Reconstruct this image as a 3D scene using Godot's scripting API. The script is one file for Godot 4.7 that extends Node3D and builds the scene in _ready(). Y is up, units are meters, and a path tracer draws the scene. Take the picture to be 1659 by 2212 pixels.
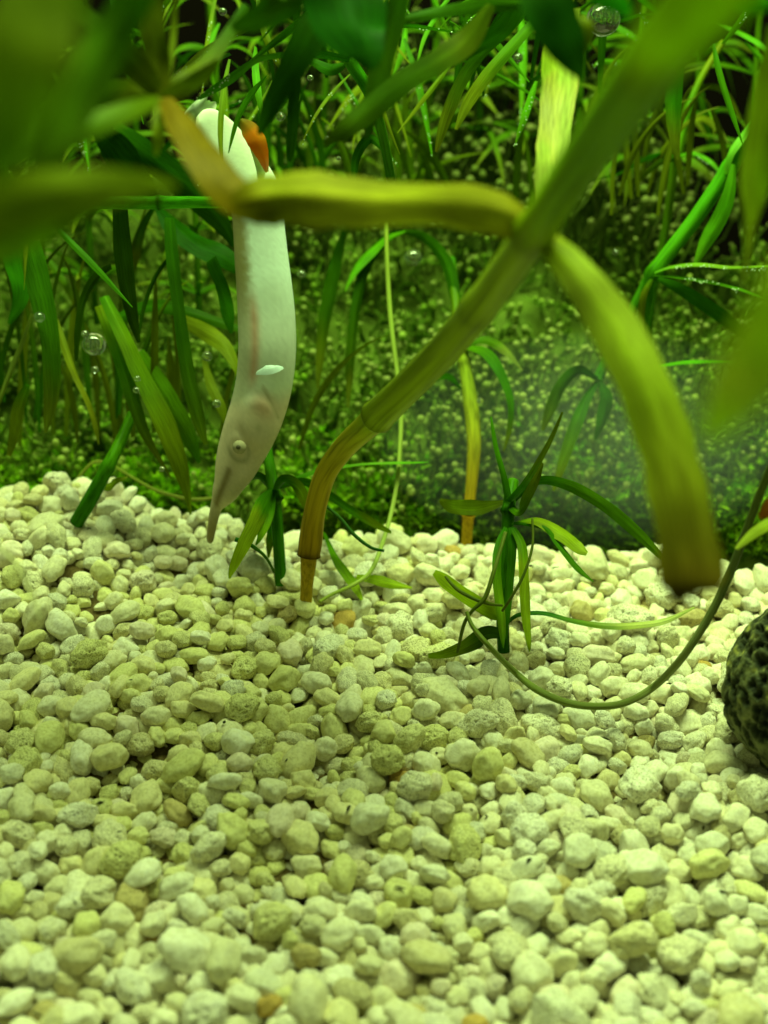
extends Node3D
# A planted aquarium seen from close by: pale gravel, a pale long-nosed fish diving, stem plants, a moss bank, a lava stone.
# Real size, in metres. Depths below are millimetres in front of the glass side where the camera stands.

const EYE := Vector3(0.0, 0.10, 0.0)
const PITCH := 15.0
const HALF := 0.36397            # tan(20 degrees)
const FOCUS := 0.172

var right := Vector3.RIGHT
var up := Vector3.UP
var ahead := Vector3.FORWARD
var rng := RandomNumberGenerator.new()
var taken := {}
var lumps := FastNoiseLite.new()
var streak := FastNoiseLite.new()
var leaf_mat: StandardMaterial3D
var soft_mat: StandardMaterial3D
var stem_mat: StandardMaterial3D
var bubble_mat: StandardMaterial3D
var bead_mat: StandardMaterial3D


# ---------------------------------------------------------------- places
func P(x: float, y: float, d: float) -> Vector3:
	var r := (x - 829.5) / 1106.0 * HALF * d * 0.001
	var u := (1106.0 - y) / 1106.0 * HALF * d * 0.001
	return EYE + right * r + up * u + ahead * (d * 0.001)


func span(px: float, d: float) -> float:
	return px / 1106.0 * HALF * d * 0.001


func crest(x: float) -> float:
	# height of the gravel's rear edge over its middle, in metres
	var t := clampf(x / 0.0546, -1.4, 1.4)
	if t < 0.0:
		return 0.0052 * smoothstep(0.15, 1.0, -t) + 0.0016 * smoothstep(0.0, 0.4, -t)
	return -0.0046 * t


func gravel_h(x: float, z: float) -> float:
	var zc := -0.1928
	var base := EYE.y - 0.0533
	var w := clampf((-z - 0.110) / 0.083, 0.0, 1.0)
	var h := base + crest(x) * w * w - 0.327 * (z - zc)
	h += lumps.get_noise_2d(x * 1000.0, z * 1000.0) * 0.0028
	if z < zc:
		h -= (zc - z) * 1.1
	return h


func gd(x: float, y: float, sink := 0.0) -> float:
	var d := 110.0
	while d < 235.0:
		var p := P(x, y, d)
		if p.y < gravel_h(p.x, p.z):
			break
		d += 0.5
	return d + sink


func C(r: float, g: float, b: float) -> Color:
	return Color(r, g, b)


# ---------------------------------------------------------------- nodes
func numbered(called: String) -> String:
	if not taken.has(called):
		taken[called] = 0
		return called
	taken[called] += 1
	return "%s_%03d" % [called, taken[called]]


func thing(called: String, label: String, category: String, at := Vector3.ZERO, group := "") -> Node3D:
	var o := Node3D.new()
	o.name = numbered(called)
	add_child(o)
	o.position = at
	o.set_meta("label", label)
	o.set_meta("category", category)
	if group:
		o.set_meta("group", group)
	return o


func part(parent: Node3D, called: String, mesh: Mesh, mat: Material, label := "") -> MeshInstance3D:
	# the mesh is given in world places; the part's own origin is its thing's
	var o := MeshInstance3D.new()
	o.name = called
	o.mesh = mesh
	o.material_override = mat
	parent.add_child(o, true)
	o.position = -parent.position if parent.get_parent() == self else Vector3.ZERO
	if label:
		o.set_meta("label", label)
	return o


# ---------------------------------------------------------------- meshes
func finish(v: PackedVector3Array, idx: PackedInt32Array, col: PackedColorArray, uv: PackedVector2Array, from: PackedVector3Array) -> ArrayMesh:
	var n := PackedVector3Array()
	n.resize(v.size())
	for t in range(0, idx.size(), 3):
		var a := v[idx[t]]
		var f := (v[idx[t + 2]] - a).cross(v[idx[t + 1]] - a) * 1e6
		n[idx[t]] += f
		n[idx[t + 1]] += f
		n[idx[t + 2]] += f
	var agree := 0.0
	for i in v.size():
		n[i] = n[i].normalized()
		agree += n[i].dot(v[i] - from[i]) * 1000.0
	if agree < 0.0:
		for i in n.size():
			n[i] = -n[i]
		for t in range(0, idx.size(), 3):
			var k := idx[t + 1]
			idx[t + 1] = idx[t + 2]
			idx[t + 2] = k
	var a := []
	a.resize(Mesh.ARRAY_MAX)
	a[Mesh.ARRAY_VERTEX] = v
	a[Mesh.ARRAY_NORMAL] = n
	a[Mesh.ARRAY_INDEX] = idx
	if col.size():
		a[Mesh.ARRAY_COLOR] = col
	if uv.size():
		a[Mesh.ARRAY_TEX_UV] = uv
	var m := ArrayMesh.new()
	m.add_surface_from_arrays(Mesh.PRIMITIVE_TRIANGLES, a)
	return m


func loft_index(rings: int, sides: int) -> PackedInt32Array:
	var idx := PackedInt32Array()
	for i in rings - 1:
		for j in sides:
			var k := (j + 1) % sides
			idx.append_array([i * sides + j, (i + 1) * sides + j, i * sides + k, i * sides + k, (i + 1) * sides + j, (i + 1) * sides + k])
	return idx


func along(points: Array, each: int) -> Array:
	# Catmull-Rom through Vector4(x, y, z, half width); gives [Vector4 ...]
	var out := []
	var n := points.size()
	for i in n - 1:
		var a: Vector4 = points[max(i - 1, 0)]
		var b: Vector4 = points[i]
		var c: Vector4 = points[i + 1]
		var d: Vector4 = points[min(i + 2, n - 1)]
		for k in each + (1 if i == n - 2 else 0):
			var t := float(k) / each
			var q: Vector4 = 0.5 * (2.0 * b + (c - a) * t + (2.0 * a - 5.0 * b + 4.0 * c - d) * t * t + (3.0 * b - a - 3.0 * c + d) * t * t * t)
			q.w = maxf(q.w, 0.00004)
			out.append(q)
	return out


func placed(rows: Array) -> Array:
	# rows of [x, y, depth, half width] as seen in the photograph, to points in the tank
	var out := []
	for r in rows:
		var p := P(r[0], r[1], r[2])
		out.append(Vector4(p.x, p.y, p.z, span(r[3], r[2])))
	return out


func grade(cols: Array, s: float) -> Color:
	var f := clampf(s, 0.0, 1.0) * (cols.size() - 1)
	var i := mini(int(f), cols.size() - 2) if cols.size() > 1 else 0
	return cols[i].lerp(cols[mini(i + 1, cols.size() - 1)], f - i)


func ribbon(points: Array, cols: Array, opt := {}) -> ArrayMesh:
	# a leaf blade: folded along its midrib, a little thick, streaked along its length
	var q := along(points, opt.get("each", 9))
	var n := q.size()
	var roll: float = deg_to_rad(opt.get("roll", 20.0) * rng.randf_range(0.7, 1.7))
	var twist: float = deg_to_rad(opt.get("twist", rng.randf_range(-60.0, 60.0)))
	var fold: float = opt.get("fold", 0.10)
	var thick: float = opt.get("thick", 0.06) * 0.001
	var wave: float = opt.get("wave", 0.14)
	var salt: float = opt.get("salt", rng.randf() * 900.0)
	var rough: float = opt.get("edge", 0.05)
	var rib: float = opt.get("rib", 0.18)
	var mottle: float = opt.get("mottle", 0.25)
	var warm: float = opt.get("warm", 1.0)
	var ragged: float = opt.get("ragged", 0.0)
	var rim: float = opt.get("rim", 0.0)
	var facing = opt.get("facing", null)
	var across := [-1.0, -0.62, -0.2, 0.0, 0.2, 0.62, 1.0, 1.0, 0.62, 0.2, 0.0, -0.2, -0.62, -1.0]
	var v := PackedVector3Array()
	var col := PackedColorArray()
	var uv := PackedVector2Array()
	var from := PackedVector3Array()
	var run := 0.0
	for i in n:
		var p := Vector3(q[i].x, q[i].y, q[i].z)
		var a: Vector4 = q[max(i - 1, 0)]
		var b: Vector4 = q[min(i + 1, n - 1)]
		var T := Vector3(b.x - a.x, b.y - a.y, b.z - a.z).normalized()
		var see: Vector3 = facing if facing != null else (EYE - p).normalized()
		var S0 := T.cross(see)
		S0 = S0.normalized() if S0.length() > 0.05 else T.cross(Vector3.UP).normalized()
		var N0 := S0.cross(T)
		var s := float(i) / (n - 1)
		var ang := roll + twist * (s - 0.5)
		var S := S0 * cos(ang) + N0 * sin(ang)
		var N := N0 * cos(ang) - S0 * sin(ang)
		var hw: float = q[i].w / maxf(cos(ang), 0.6)
		hw *= 1.0 + rough * streak.get_noise_2d(s * 260.0, salt)
		if i > 0:
			run += p.distance_to(Vector3(q[i - 1].x, q[i - 1].y, q[i - 1].z))
		for j in 14:
			var k: float = across[j]
			var side := 1.0 if j <= 6 else -1.0
			if ragged > 0.0 and i >= n - 2:
				p = Vector3(q[i].x, q[i].y, q[i].z) + T * (hw * ragged * streak.get_noise_2d(k * 160.0, salt + 50.0) * (1.0 if i == n - 1 else 0.5))
			var t := thick * (1.0 - k * k) * minf(1.0, hw / 0.0006)
			var w := wave * hw * absf(k) * sin(s * 9.0 + salt + (1.6 if k > 0 else 0.0))
			v.append(p + S * (k * hw) + N * (side * t - fold * absf(k) * hw + w))
			from.append(v[v.size() - 1] - N * (side * 0.001))
			var c := grade(cols, s + 0.05 * streak.get_noise_2d(salt + k * 40.0, s * 60.0))
			var f := 1.0 + 0.11 * streak.get_noise_2d(k * 130.0 + salt * 7.0, s * 30.0) + 0.16 * streak.get_noise_2d(k * 40.0 + salt, s * 300.0)
			f *= 1.0 + mottle * streak.get_noise_2d(k * 55.0 + salt * 3.0, s * 95.0) - rim * pow(absf(k), 3.0)
			f += rib * (1.0 - smoothstep(0.0, 0.3, absf(k)))
			f *= 1.95 * opt.get("lift", 1.0)
			col.append(Color(minf(c.r * 1.45, maxf(c.r * 0.95, c.g * 0.74)) * f * warm, c.g * f, c.b * f))
			uv.append(Vector2(k * 0.5 + 0.5, run * 60.0))
	var idx := PackedInt32Array()
	for i in n - 1:
		for j in 13:
			if j != 6:
				var e := i * 14 + j
				idx.append_array([e, e + 14, e + 1, e + 1, e + 14, e + 15])
	return finish(v, idx, col, uv, from)


func tube(points: Array, cols: Array, opt := {}) -> ArrayMesh:
	# a stem; «joints» are [place along it 0..1, swelling, darkness]
	var q := along(points, opt.get("each", 10))
	var n := q.size()
	var sides: int = opt.get("sides", 12)
	var joints: Array = opt.get("joints", [])
	var salt: float = opt.get("salt", rng.randf() * 900.0)
	var v := PackedVector3Array()
	var col := PackedColorArray()
	var uv := PackedVector2Array()
	var from := PackedVector3Array()
	var S := Vector3.ZERO
	for i in n:
		var p := Vector3(q[i].x, q[i].y, q[i].z)
		var a: Vector4 = q[max(i - 1, 0)]
		var b: Vector4 = q[min(i + 1, n - 1)]
		var T := Vector3(b.x - a.x, b.y - a.y, b.z - a.z).normalized()
		S = (T.cross(Vector3(0.3, 0.2, 1.0)) if i == 0 else S - T * S.dot(T)).normalized()
		var N := T.cross(S)
		var s := float(i) / (n - 1)
		var r: float = q[i].w
		var dark := 1.0
		for k in joints:
			var near := exp(-pow((s - k[0]) * k[3] if k.size() > 3 else (s - k[0]) * 40.0, 2.0))
			r *= 1.0 + k[1] * near
			dark *= 1.0 - k[2] * near
		r *= 1.0 + 0.05 * streak.get_noise_2d(s * 120.0, salt)
		for j in sides:
			var w := TAU * j / sides
			var out := S * cos(w) + N * sin(w)
			v.append(p + out * (r * (1.0 + 0.03 * streak.get_noise_2d(j * 50.0, salt))))
			from.append(p)
			var c := grade(cols, s + 0.03 * streak.get_noise_2d(j * 60.0 + salt, s * 40.0))
			var f := 1.7 * dark * (1.0 + 0.14 * streak.get_noise_2d(w * 40.0 + salt * 3.0, s * 60.0))
			col.append(Color(minf(c.r * 1.45, maxf(c.r, c.g * 0.74)) * f, c.g * f, c.b * f))
			uv.append(Vector2(float(j) / sides * 2.0, s * 12.0))
	var idx := loft_index(n, sides)
	for e in [0, (n - 1) * sides]:
		for j in range(1, sides - 1):
			idx.append_array([e, e + j, e + j + 1] if e == 0 else [e, e + j + 1, e + j])
	return finish(v, idx, col, uv, from)


func ico(sub: int) -> Array:
	# [unit vertices, triangles] of a ball of triangles
	var t := (1.0 + sqrt(5.0)) / 2.0
	var v := []
	for p in [[-1, t, 0], [1, t, 0], [-1, -t, 0], [1, -t, 0], [0, -1, t], [0, 1, t], [0, -1, -t], [0, 1, -t], [t, 0, -1], [t, 0, 1], [-t, 0, -1], [-t, 0, 1]]:
		v.append(Vector3(p[0], p[1], p[2]).normalized())
	var f := [0, 11, 5, 0, 5, 1, 0, 1, 7, 0, 7, 10, 0, 10, 11, 1, 5, 9, 5, 11, 4, 11, 10, 2, 10, 7, 6, 7, 1, 8, 3, 9, 4, 3, 4, 2, 3, 2, 6, 3, 6, 8, 3, 8, 9, 4, 9, 5, 2, 4, 11, 6, 2, 10, 8, 6, 7, 9, 8, 1]
	for k in sub:
		var mid := {}
		var g := []
		for i in range(0, f.size(), 3):
			var m := []
			for e in 3:
				var a: int = f[i + e]
				var b: int = f[i + (e + 1) % 3]
				var key := mini(a, b) * 100000 + maxi(a, b)
				if not mid.has(key):
					mid[key] = v.size()
					v.append((v[a] + v[b]).normalized())
				m.append(mid[key])
			g.append_array([f[i], m[0], m[2], f[i + 1], m[1], m[0], f[i + 2], m[2], m[1], m[0], m[1], m[2]])
		f = g
	return [PackedVector3Array(v), PackedInt32Array(f)]


func ball(sub: int, at: Vector3, size: Vector3, tint := Color.WHITE) -> ArrayMesh:
	var b := ico(sub)
	var v: PackedVector3Array = b[0]
	var from := PackedVector3Array()
	var col := PackedColorArray()
	for i in v.size():
		v[i] = v[i] * size + at
		from.append(at)
		col.append(tint)
	return finish(v, b[1], col, PackedVector2Array(), from)


# ---------------------------------------------------------------- materials
func noise_image(kind: int, freq: float, ramp: Array, size := 256, salt := 1, octaves := 3) -> NoiseTexture2D:
	var n := FastNoiseLite.new()
	n.noise_type = kind
	n.frequency = freq
	n.seed = salt
	n.fractal_octaves = octaves
	if kind == FastNoiseLite.TYPE_CELLULAR:
		n.cellular_return_type = FastNoiseLite.RETURN_DISTANCE
		n.fractal_type = FastNoiseLite.FRACTAL_NONE if octaves < 2 else FastNoiseLite.FRACTAL_FBM
	var t := NoiseTexture2D.new()
	t.width = size
	t.height = size
	t.seamless = true
	t.noise = n
	if ramp.size():
		var g := Gradient.new()
		var off := PackedFloat32Array()
		var cs := PackedColorArray()
		for r in ramp:
			off.append(r[0])
			cs.append(r[1])
		g.offsets = off
		g.colors = cs
		t.color_ramp = g
	return t


func plain(c: Color, rough := 0.6) -> StandardMaterial3D:
	var m := StandardMaterial3D.new()
	m.albedo_color = c.linear_to_srgb()
	m.roughness = rough
	m.metallic_specular = 0.3
	return m


func leafy(light: Color, rough: float) -> StandardMaterial3D:
	var m := StandardMaterial3D.new()
	m.vertex_color_use_as_albedo = true
	m.roughness = rough
	m.metallic_specular = 0.12
	m.backlight_enabled = true
	m.backlight = light
	return m


# ---------------------------------------------------------------- gravel
func pebble_shape(sub: int, salt: int, porous: bool) -> Array:
	# [vertices, normals, triangles, colours] of one stone of mean radius about 1
	var r := RandomNumberGenerator.new()
	r.seed = salt
	var lump := FastNoiseLite.new()
	lump.seed = salt
	lump.frequency = 0.9
	lump.fractal_octaves = 2
	var pit := FastNoiseLite.new()
	pit.seed = salt + 50
	pit.noise_type = FastNoiseLite.TYPE_CELLULAR
	pit.cellular_return_type = FastNoiseLite.RETURN_DISTANCE
	pit.fractal_type = FastNoiseLite.FRACTAL_NONE
	pit.frequency = 2.6
	var spot := FastNoiseLite.new()
	spot.seed = salt + 90
	spot.frequency = 1.6
	spot.fractal_octaves = 3
	var axes := Vector3(r.randf_range(1.02, 1.48), r.randf_range(0.92, 1.08), r.randf_range(0.72, 0.98))
	var cuts := []
	for i in r.randi_range(1, 4):
		cuts.append([Vector3(r.randfn(), r.randfn(), r.randfn()).normalized(), r.randf_range(0.74, 0.96)])
	var knob := Vector3(r.randfn(), r.randfn(), r.randfn()).normalized()
	var bump := r.randf_range(-0.12, 0.16)
	var b := ico(sub)
	var v: PackedVector3Array = b[0]
	var col := PackedColorArray()
	var from := PackedVector3Array()
	for i in v.size():
		var n := v[i]
		var rad := 1.0 + lump.get_noise_3dv(n) * 0.20 + bump * exp(-pow(n.distance_to(knob) * 1.6, 2.0))
		for c in cuts:
			var to: float = n.dot(c[0])
			if to > 0.05:
				var lim: float = c[1] / to
				var h := clampf(0.5 + 0.5 * (rad - lim) / 0.12, 0.0, 1.0)
				rad = lerpf(rad, lim, h) - 0.12 * h * (1.0 - h)
		var f := 1.0 + 0.14 * spot.get_noise_3dv(n * 1.2)
		if porous:
			var d := pit.get_noise_3dv(n * 1.5) + 1.0
			var hole := 1.0 - smoothstep(0.10, 0.42, d)
			hole *= smoothstep(-0.15, 0.2, spot.get_noise_3dv(n * 1.1 + Vector3.ONE * 7.0))
			rad -= 0.13 * hole
			rad += 0.03 * lump.get_noise_3dv(n * 6.0)
			f *= 1.0 - 0.35 * hole
		v[i] = n * rad * axes
		col.append(Color(f, f * (1.0 - 0.02 * spot.get_noise_3dv(n * 0.7)), f * (1.0 + 0.15 * spot.get_noise_3dv(n * 0.8 + Vector3.ONE * 3.0))))
		from.append(Vector3.ZERO)
	var m := finish(v, b[1], col, PackedVector2Array(), from)
	var a := m.surface_get_arrays(0)
	return [a[Mesh.ARRAY_VERTEX], a[Mesh.ARRAY_NORMAL], a[Mesh.ARRAY_INDEX], a[Mesh.ARRAY_COLOR], m]


func pack_stones() -> Array:
	# [places, radii]: a loose bed of stones settled on the slope by pushing overlaps apart
	var pos := []
	var rad := []
	var z := -0.092
	while z > -0.206:
		var half := 0.273 * (-z + 0.030) * 1.05 + 0.006
		var count := int(half * 2.0 * 0.004 / (0.00220 * 0.00220) * 2.3)
		for i in count:
			var r := 0.00109 * exp(rng.randfn(0.0, 0.25))
			r = clampf(r, 0.0007, 0.0021)
			var x := rng.randf_range(-half, half)
			var zz := z - rng.randf() * 0.004
			pos.append(Vector3(x, gravel_h(x, zz) + rng.randf_range(-0.0050, 0.0012), zz))
			rad.append(r)
		z -= 0.004
	var n := pos.size()
	var cell := 0.0038
	for turn in 34:
		var grid := {}
		for i in n:
			var p: Vector3 = pos[i]
			var k := Vector3i(floori(p.x / cell), floori(p.y / cell), floori(p.z / cell))
			if grid.has(k):
				grid[k].append(i)
			else:
				grid[k] = [i]
		for k in grid:
			var near := []
			for dx in [-1, 0, 1]:
				for dy in [-1, 0, 1]:
					for dz in [-1, 0, 1]:
						var g = grid.get(k + Vector3i(dx, dy, dz))
						if g:
							near.append_array(g)
			for i in grid[k]:
				for j in near:
					if j <= i:
						continue
					var to: Vector3 = pos[j] - pos[i]
					var gap: float = (rad[i] + rad[j]) * 0.93
					var l2 := to.length_squared()
					if l2 < gap * gap and l2 > 1e-12:
						var l := sqrt(l2)
						var push := to * ((gap - l) / l * 0.45)
						pos[i] -= push
						pos[j] += push
		for i in n:
			var p: Vector3 = pos[i]
			var top := gravel_h(p.x, p.z)
			p.y -= 0.00016 if turn < 27 else 0.00004
			p.y = clampf(p.y, top - 0.0055 + rad[i], top - rad[i] * 0.4 + 0.0012)
			p.z = clampf(p.z, -0.2075, -0.0885)
			pos[i] = p
	return [pos, rad]


func most_seen(pos: Array, rad: Array) -> Array:
	# how many cells of a coarse picture each stone fills
	var w := 276
	var h := 368
	var depth := PackedFloat32Array()
	depth.resize(w * h)
	depth.fill(9.0)
	var who := PackedInt32Array()
	who.resize(w * h)
	who.fill(-1)
	for i in pos.size():
		var q: Vector3 = pos[i] - EYE
		var d := q.dot(ahead)
		var k := h * 0.5 / (HALF * d)
		var cx := w * 0.5 + q.dot(right) * k
		var cy := h * 0.5 - q.dot(up) * k
		var r: float = rad[i] * k
		for y in range(maxi(0, int(cy - r)), mini(h, int(cy + r) + 1)):
			for x in range(maxi(0, int(cx - r)), mini(w, int(cx + r) + 1)):
				var e := pow((x - cx) / r, 2.0) + pow((y - cy) / r, 2.0)
				if e < 1.0:
					var dd: float = d - rad[i] * sqrt(1.0 - e)
					if dd < depth[y * w + x]:
						depth[y * w + x] = dd
						who[y * w + x] = i
	var seen := PackedInt32Array()
	seen.resize(pos.size())
	for i in who:
		if i >= 0:
			seen[i] += 1
	return seen


func build_gravel() -> void:
	var bed := Node3D.new()
	bed.name = "gravel_bed"
	add_child(bed)
	bed.set_meta("kind", "structure")
	bed.set_meta("label", "sloping bed of pale cream gravel at the bottom of the tank")
	# the packed finer grit under the stones
	var v := PackedVector3Array()
	var from := PackedVector3Array()
	var idx := PackedInt32Array()
	var nx := 70
	var nz := 60
	for j in nz + 1:
		for i in nx + 1:
			var x := lerpf(-0.16, 0.16, float(i) / nx)
			var z := lerpf(-0.06, -0.235, float(j) / nz)
			var p := Vector3(x, maxf(gravel_h(x, z) - 0.0038, 0.003), z)
			v.append(p)
			from.append(p - Vector3(0, 0.01, 0))
	for j in nz:
		for i in nx:
			var a := j * (nx + 1) + i
			idx.append_array([a, a + 1, a + nx + 1, a + 1, a + nx + 2, a + nx + 1])
	var grit := plain(C(0.24, 0.18, 0.07), 0.9)
	grit.uv1_triplanar = true
	grit.uv1_scale = Vector3(160, 160, 160)
	grit.albedo_texture = noise_image(FastNoiseLite.TYPE_CELLULAR, 0.06, [[0.0, Color(0.4, 0.35, 0.25)], [1.0, Color(1, 1, 1)]], 256, 4)
	part(bed, "grit", finish(v, idx, PackedColorArray(), PackedVector2Array(), from), grit)

	var pores := noise_image(FastNoiseLite.TYPE_CELLULAR, 0.045, [[0.0, Color(0.33, 0.30, 0.22)], [0.16, Color(0.62, 0.59, 0.50)], [0.34, Color(0.93, 0.92, 0.88)], [1.0, Color(1, 1, 1)]], 256, 11, 2)
	var pores_h := noise_image(FastNoiseLite.TYPE_CELLULAR, 0.045, [[0.0, Color(0, 0, 0)], [0.4, Color(0.8, 0.8, 0.8)], [1.0, Color(1, 1, 1)]], 256, 11, 2)
	var grain := noise_image(FastNoiseLite.TYPE_SIMPLEX, 0.022, [[0.0, Color(0.80, 0.78, 0.70)], [0.45, Color(0.95, 0.94, 0.90)], [1.0, Color(1, 1, 1)]], 256, 12, 4)
	var grain_h := noise_image(FastNoiseLite.TYPE_SIMPLEX, 0.05, [], 256, 13, 4)
	var looks := []
	for k in 2:
		var m := StandardMaterial3D.new()
		m.vertex_color_use_as_albedo = true
		m.roughness = 0.78 if k == 0 else 0.95
		m.metallic_specular = 0.15
		m.uv1_triplanar = true
		m.albedo_texture = grain if k == 0 else pores
		m.heightmap_enabled = true
		m.heightmap_texture = grain_h if k == 0 else pores_h
		m.heightmap_scale = 0.004 if k == 0 else 0.014
		looks.append(m)
	var tones := [C(0.88, 0.84, 0.70), C(0.84, 0.79, 0.61), C(0.91, 0.88, 0.80), C(0.79, 0.75, 0.56), C(0.85, 0.77, 0.66), C(0.82, 0.80, 0.70), C(0.70, 0.64, 0.42), C(0.80, 0.78, 0.68), C(0.62, 0.42, 0.14), C(0.62, 0.52, 0.27), C(0.80, 0.77, 0.44), C(0.75, 0.73, 0.38), C(0.83, 0.77, 0.50)]  # the last three tones hold the painted yellow-green shade
	var odds := [54, 42, 46, 26, 18, 18, 9, 6, 1, 3]
	var bag := []
	for i in odds.size():
		for k in odds[i]:
			bag.append(i)
	var mats := []
	for k in 2:
		var row := []
		for c in tones:
			var m: StandardMaterial3D = looks[k].duplicate()
			m.albedo_color = c.linear_to_srgb()
			m.uv1_scale = Vector3.ONE * (0.50 if k == 0 else 0.62)
			row.append(m)
		mats.append(row)
	var shapes := []
	for k in 2:
		var row := []
		for i in 14:
			row.append([pebble_shape(2, 100 * k + i, k == 1), pebble_shape(3, 100 * k + i, k == 1), pebble_shape(4, 100 * k + i, k == 1)])
		shapes.append(row)

	var packed := pack_stones()
	var pos: Array = packed[0]
	var rad: Array = packed[1]
	var seen := most_seen(pos, rad)
	var order := range(pos.size())
	order.sort_custom(func(a, b): return seen[a] > seen[b])
	var merged := [[PackedVector3Array(), PackedVector3Array(), PackedInt32Array(), PackedColorArray()], [PackedVector3Array(), PackedVector3Array(), PackedInt32Array(), PackedColorArray()]]
	for place in order.size():
		var i: int = order[place]
		var k := 1 if rng.randf() < 0.38 else 0
		var shape: int = rng.randi() % 14
		var tone: int = bag[rng.randi() % bag.size()]
		if tone == 8 and rad[i] > 0.0013:
			tone = 2
		# leaf-tinted shade painted into the stone colours, strongest left of the middle
		var shade_tint := 0.8 * exp(-(pow((pos[i].x + 0.022) / 0.034, 2.0) + pow((pos[i].z + 0.158) / 0.026, 2.0))) + 0.15 * lumps.get_noise_2d(pos[i].x * 900.0 + 900.0, pos[i].z * 900.0)
		if rng.randf() < shade_tint:
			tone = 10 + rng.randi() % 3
		var turn := Basis(Vector3.UP, rng.randf() * TAU) * Basis(Vector3.RIGHT, rng.randfn(0.0, 0.5)) * Basis(Vector3.BACK, rng.randfn(0.0, 0.5))
		turn = turn * Basis(Vector3.RIGHT, PI / 2)    # the flattest side lies down
		var grow := rng.randf_range(0.98, 1.14)
		var at := Transform3D(turn.scaled(Vector3.ONE * (rad[i] * grow)), pos[i])
		if place < 300:
			var o := MeshInstance3D.new()
			o.name = "pebble"
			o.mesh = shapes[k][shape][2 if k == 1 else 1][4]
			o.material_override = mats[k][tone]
			bed.add_child(o, true)
			o.transform = at
		else:
			var s: Array = shapes[k][shape][1 if seen[i] > 12 else 0]
			var g: Array = merged[k]
			var base: int = g[0].size()
			g[0].append_array(at * s[0])
			g[1].append_array(Transform3D(turn, Vector3.ZERO) * s[1])
			var ix: PackedInt32Array = s[2]
			for t in ix:
				g[2].append(t + base)
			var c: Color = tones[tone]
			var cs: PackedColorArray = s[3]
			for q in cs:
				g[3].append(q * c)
	var rest := ArrayMesh.new()
	for k in 2:
		var a := []
		a.resize(Mesh.ARRAY_MAX)
		a[Mesh.ARRAY_VERTEX] = merged[k][0]
		a[Mesh.ARRAY_NORMAL] = merged[k][1]
		a[Mesh.ARRAY_INDEX] = merged[k][2]
		a[Mesh.ARRAY_COLOR] = merged[k][3]
		rest.add_surface_from_arrays(Mesh.PRIMITIVE_TRIANGLES, a)
		var m: StandardMaterial3D = looks[k].duplicate()
		m.uv1_scale = Vector3.ONE * (0.50 if k == 0 else 0.62) / 0.0012
		rest.surface_set_material(k, m)
	# dark scraps of plant and dirt caught between the stones
	var scraps := [PackedVector3Array(), PackedInt32Array(), PackedVector3Array()]
	var crumb := ico(1)
	for k in 36:
		var i: int = order[rng.randi() % 900]
		var dirt: Vector3 = pos[i] + Vector3(rng.randfn() * 0.5, 0.75, rng.randf_range(0.0, 0.9)).normalized() * rad[i] * 1.02
		var lie := Basis(Vector3.UP, rng.randf() * TAU) * Basis(Vector3.RIGHT, rng.randfn(0.0, 0.6))
		var size := Vector3(rng.randf_range(0.00015, 0.0007), rng.randf_range(0.00008, 0.00014), rng.randf_range(0.0001, 0.0002))
		var first: int = scraps[0].size()
		var cv: PackedVector3Array = crumb[0]
		for q in cv:
			scraps[0].append(dirt + lie * (q * size * (1.0 + 0.4 * streak.get_noise_3dv(q * 90.0))))
			scraps[2].append(dirt)
		var ci: PackedInt32Array = crumb[1]
		for t in ci:
			scraps[1].append(t + first)
	var bits := part(bed, "scraps", finish(scraps[0], scraps[1], PackedColorArray(), PackedVector2Array(), scraps[2]), plain(C(0.035, 0.035, 0.014), 0.9))
	bits.set_meta("kind", "stuff")
	var o := MeshInstance3D.new()
	o.name = "pebbles"
	o.mesh = rest
	o.set_meta("kind", "stuff")
	bed.add_child(o, true)
	print("stones ", pos.size(), " seen ", Array(seen).filter(func(a): return a > 3).size(), " 300th fills ", seen[order[299]])


# ---------------------------------------------------------------- moss
func bank_depth(x: float, y: float) -> float:
	var d := 213.0 + (1170.0 - y) * 0.050
	d += 7.0 * lumps.get_noise_2d(x * 0.12 + 400.0, y * 0.12)
	if y > 1080.0:
		d += (y - 1080.0) * 0.05
	return d


func bank_top(x: float) -> float:
	var t := 330.0 + 230.0 * smoothstep(1200.0, 1500.0, x) + 140.0 * smoothstep(450.0, 150.0, x) - 130.0 * exp(-pow((x - 820.0) / 260.0, 2.0))
	return t + 60.0 * lumps.get_noise_2d(x * 0.25, 77.0)


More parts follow.
